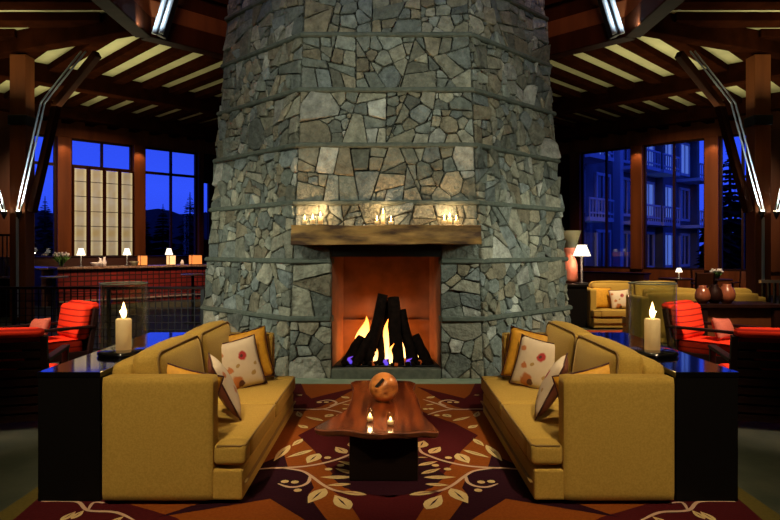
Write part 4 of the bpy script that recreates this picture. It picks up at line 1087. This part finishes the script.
MB().box((0, 0, .40), (2.6, .45, .8)).build('body', M['panelwood'], t); MB().box((0, 0, .82), (2.7, .5, .04)).build('top', M['chairwood'], t)
t = thing('slatted_screen', 'dark slatted screen at the right edge beyond the column', 'screen', (6.6, 10.5, 0))
b = MB()
for k in range(6): b.box((-.25+k*.1, 0, .55), (.03, .05, .95))
b.build('slats', M['darksteel'], t); MB().box((0, 0, 1.05), (.6, .08, .05)).build('top_rail', M['stool'], t); MB().box((0, 0, .05), (.6, .08, .1)).build('bottom_rail', M['darksteel'], t)

# ================================================================== OUTSIDE
def conifer(h, seed):
    rg = random.Random(seed); t = thing('conifer', 'dark conifer outside the left windows against the dusk sky', 'tree', (0, 0, 0), 0, 'conifers outside the left windows')
    MB().lathe([(h*.018, 0), (h*.003, h), (0, h)], seg=8).build('trunk', M['bark'], t)
    b = MB(); n = 44
    for k in range(n):
        z = h*(.08+.9*(k+rg.uniform(-.6, .6))/n); R = h*.20*(1-k/n)**.85*rg.uniform(.75, 1.15)+.08
        for j in range(11):
            a = rg.random()*2*PI; d = Vector((math.cos(a), math.sin(a), 0)); q = Vector((-d.y, d.x, 0)); r = R*rg.uniform(.6, 1.1); wd = r*.32
            o_ = Vector((0, 0, z)); tip = o_+d*r-Vector((0, 0, r*.35)); m_ = o_+d*r*.55-Vector((0, 0, r*.1))
            vs = [b.bm.verts.new(p) for p in (o_, m_+q*wd, tip, m_-q*wd, m_-Vector((0, 0, r*.22)))]
            b.bm.faces.new((vs[0], vs[1], vs[2], vs[3])); b.bm.faces.new((vs[0], vs[4], vs[2], vs[1])); b.bm.faces.new((vs[0], vs[3], vs[2], vs[4]))
    b.build('foliage', M['needles'], t); return t
protos = [conifer(9, 1), conifer(9, 2), conifer(9, 3)]
rg = random.Random(11)
spots = []
for i, px in enumerate((22, 45, 143, 163, 190)):
    Y = rg.uniform(46, 56); top = {190: 192, 45: 196, 163: 204}.get(px, rg.uniform(203, 210)); h = CAMZ+.12+(HZ-top)/FPX*Y
    spots.append(((px-AX)/FPX*Y, Y, h))
for i, (x, y, h) in enumerate(spots):
    o = protos[i] if i < 3 else dup(protos[i % 3])
    o.location = (x, y, -.12); o.rotation_euler = (0, 0, rg.random()*6); f = h/9; o.scale = (f*1.5, f*1.5, f)
rg = random.Random(5)
for i, (px, Y, top, sx) in enumerate(((730, 34, 140, 1.3), (752, 42, 150, 1.3), (714, 46, 165, 1.0), (735, 60, 190, 1.6))):
    h = CAMZ+.12+(HZ-top)/FPX*Y; o = dup(protos[i % 3], ((px-AX)/FPX*Y, Y, -.12), rg.random()*6, 'dark conifer outside the right windows beside the balconied building', 'conifers outside the right windows')
    f = h/9; o.scale = (f*sx, f*sx, f)
# building across the yard
hb = MB(); pr = None
for i in range(121):
    x = -75+i*.7; z = 5.9+1.0*noise.noise(Vector((x*.12, 0, 0)))+.75*noise.noise(Vector((x*.9, 2, 0)))+.6*abs(noise.noise(Vector((x*3.1, 5, 0))))
    cur = [hb.bm.verts.new(p) for p in ((x, 66, -.3), (x, 70, z*.55), (x, 74, z), (x, 90, z*.8))]
    if pr:
        for k in range(3): hb.bm.faces.new((pr[k], cur[k], cur[k+1], pr[k+1]))
    pr = cur
struct(hb.build('hill_outside', M['needles']), 'dark wooded hill outside the left windows')
p0, p1 = Vector((8.6, 31, 0)), Vector((21.3, 43.5, 0)); d = (p1-p0); ln = d.length; d.normalize(); nn = Vector((d.y, -d.x, 0))
if nn.y > 0: nn = -nn
t = thing('lodge_building', 'balconied lodge wing across the yard, dim blue through the right windows', 'building', p0-Vector((0, 0, .12)), math.atan2(d.y, d.x))
FH = 3.1; NF = 4
MB().box((ln/2, 4, NF*FH/2), (ln, 8, NF*FH)).build('body', M['facade'], t)
MB().box((ln/2, 3.6, NF*FH+.25), (ln+1.2, 9.6, .5)).build('roof', M['timber'], t)
nb = 6; bw = ln/nb; rg = random.Random(21)
for f_ in range(NF):
    for k in range(nb):
        x = (k+.5)*bw; z = f_*FH+1.65
        wn = MB(); wd, hh = bw*.52, 2.1
        for sx in (-1, 1): wn.box((x+sx*wd/2, -.05, z), (.16, .14, hh))
        for sz in (-1, 1): wn.box((x, -.05, z+sz*hh/2), (wd+.16, .14, .16))
        wn.box((x, -.05, z), (.08, .12, hh)); wo_ = wn.build('window', M['facade_trim'], t)
        MB().box((x, -.02, z), (wd, .04, hh)).build('pane', M['facade_lit'] if rg.random() < .35 else M['facade_glass'], wo_)
    if f_ > 0:
        for k in (0, 2, 3, 5):
            x = (k+.5)*bw; b = MB(); b.box((x, -.75, f_*FH+.1), (bw*.86, 1.5, .2)); b.box((x, -1.47, f_*FH+1.1), (bw*.86, .08, .1)); b.box((x, -1.47, f_*FH+.4), (bw*.86, .06, .08))
            for j in range(9): b.box((x-bw*.42+j*bw*.105, -1.47, f_*FH+.65), (.05, .05, .9))
            b.build('balcony', M['facade_trim'], t)
for k in (0, 2, 4, 6): MB().box((k*bw, -.2, NF*FH/2), (.4, .5, NF*FH)).build('pier', M['facade_trim'] if k == 2 else M['facade'], t)
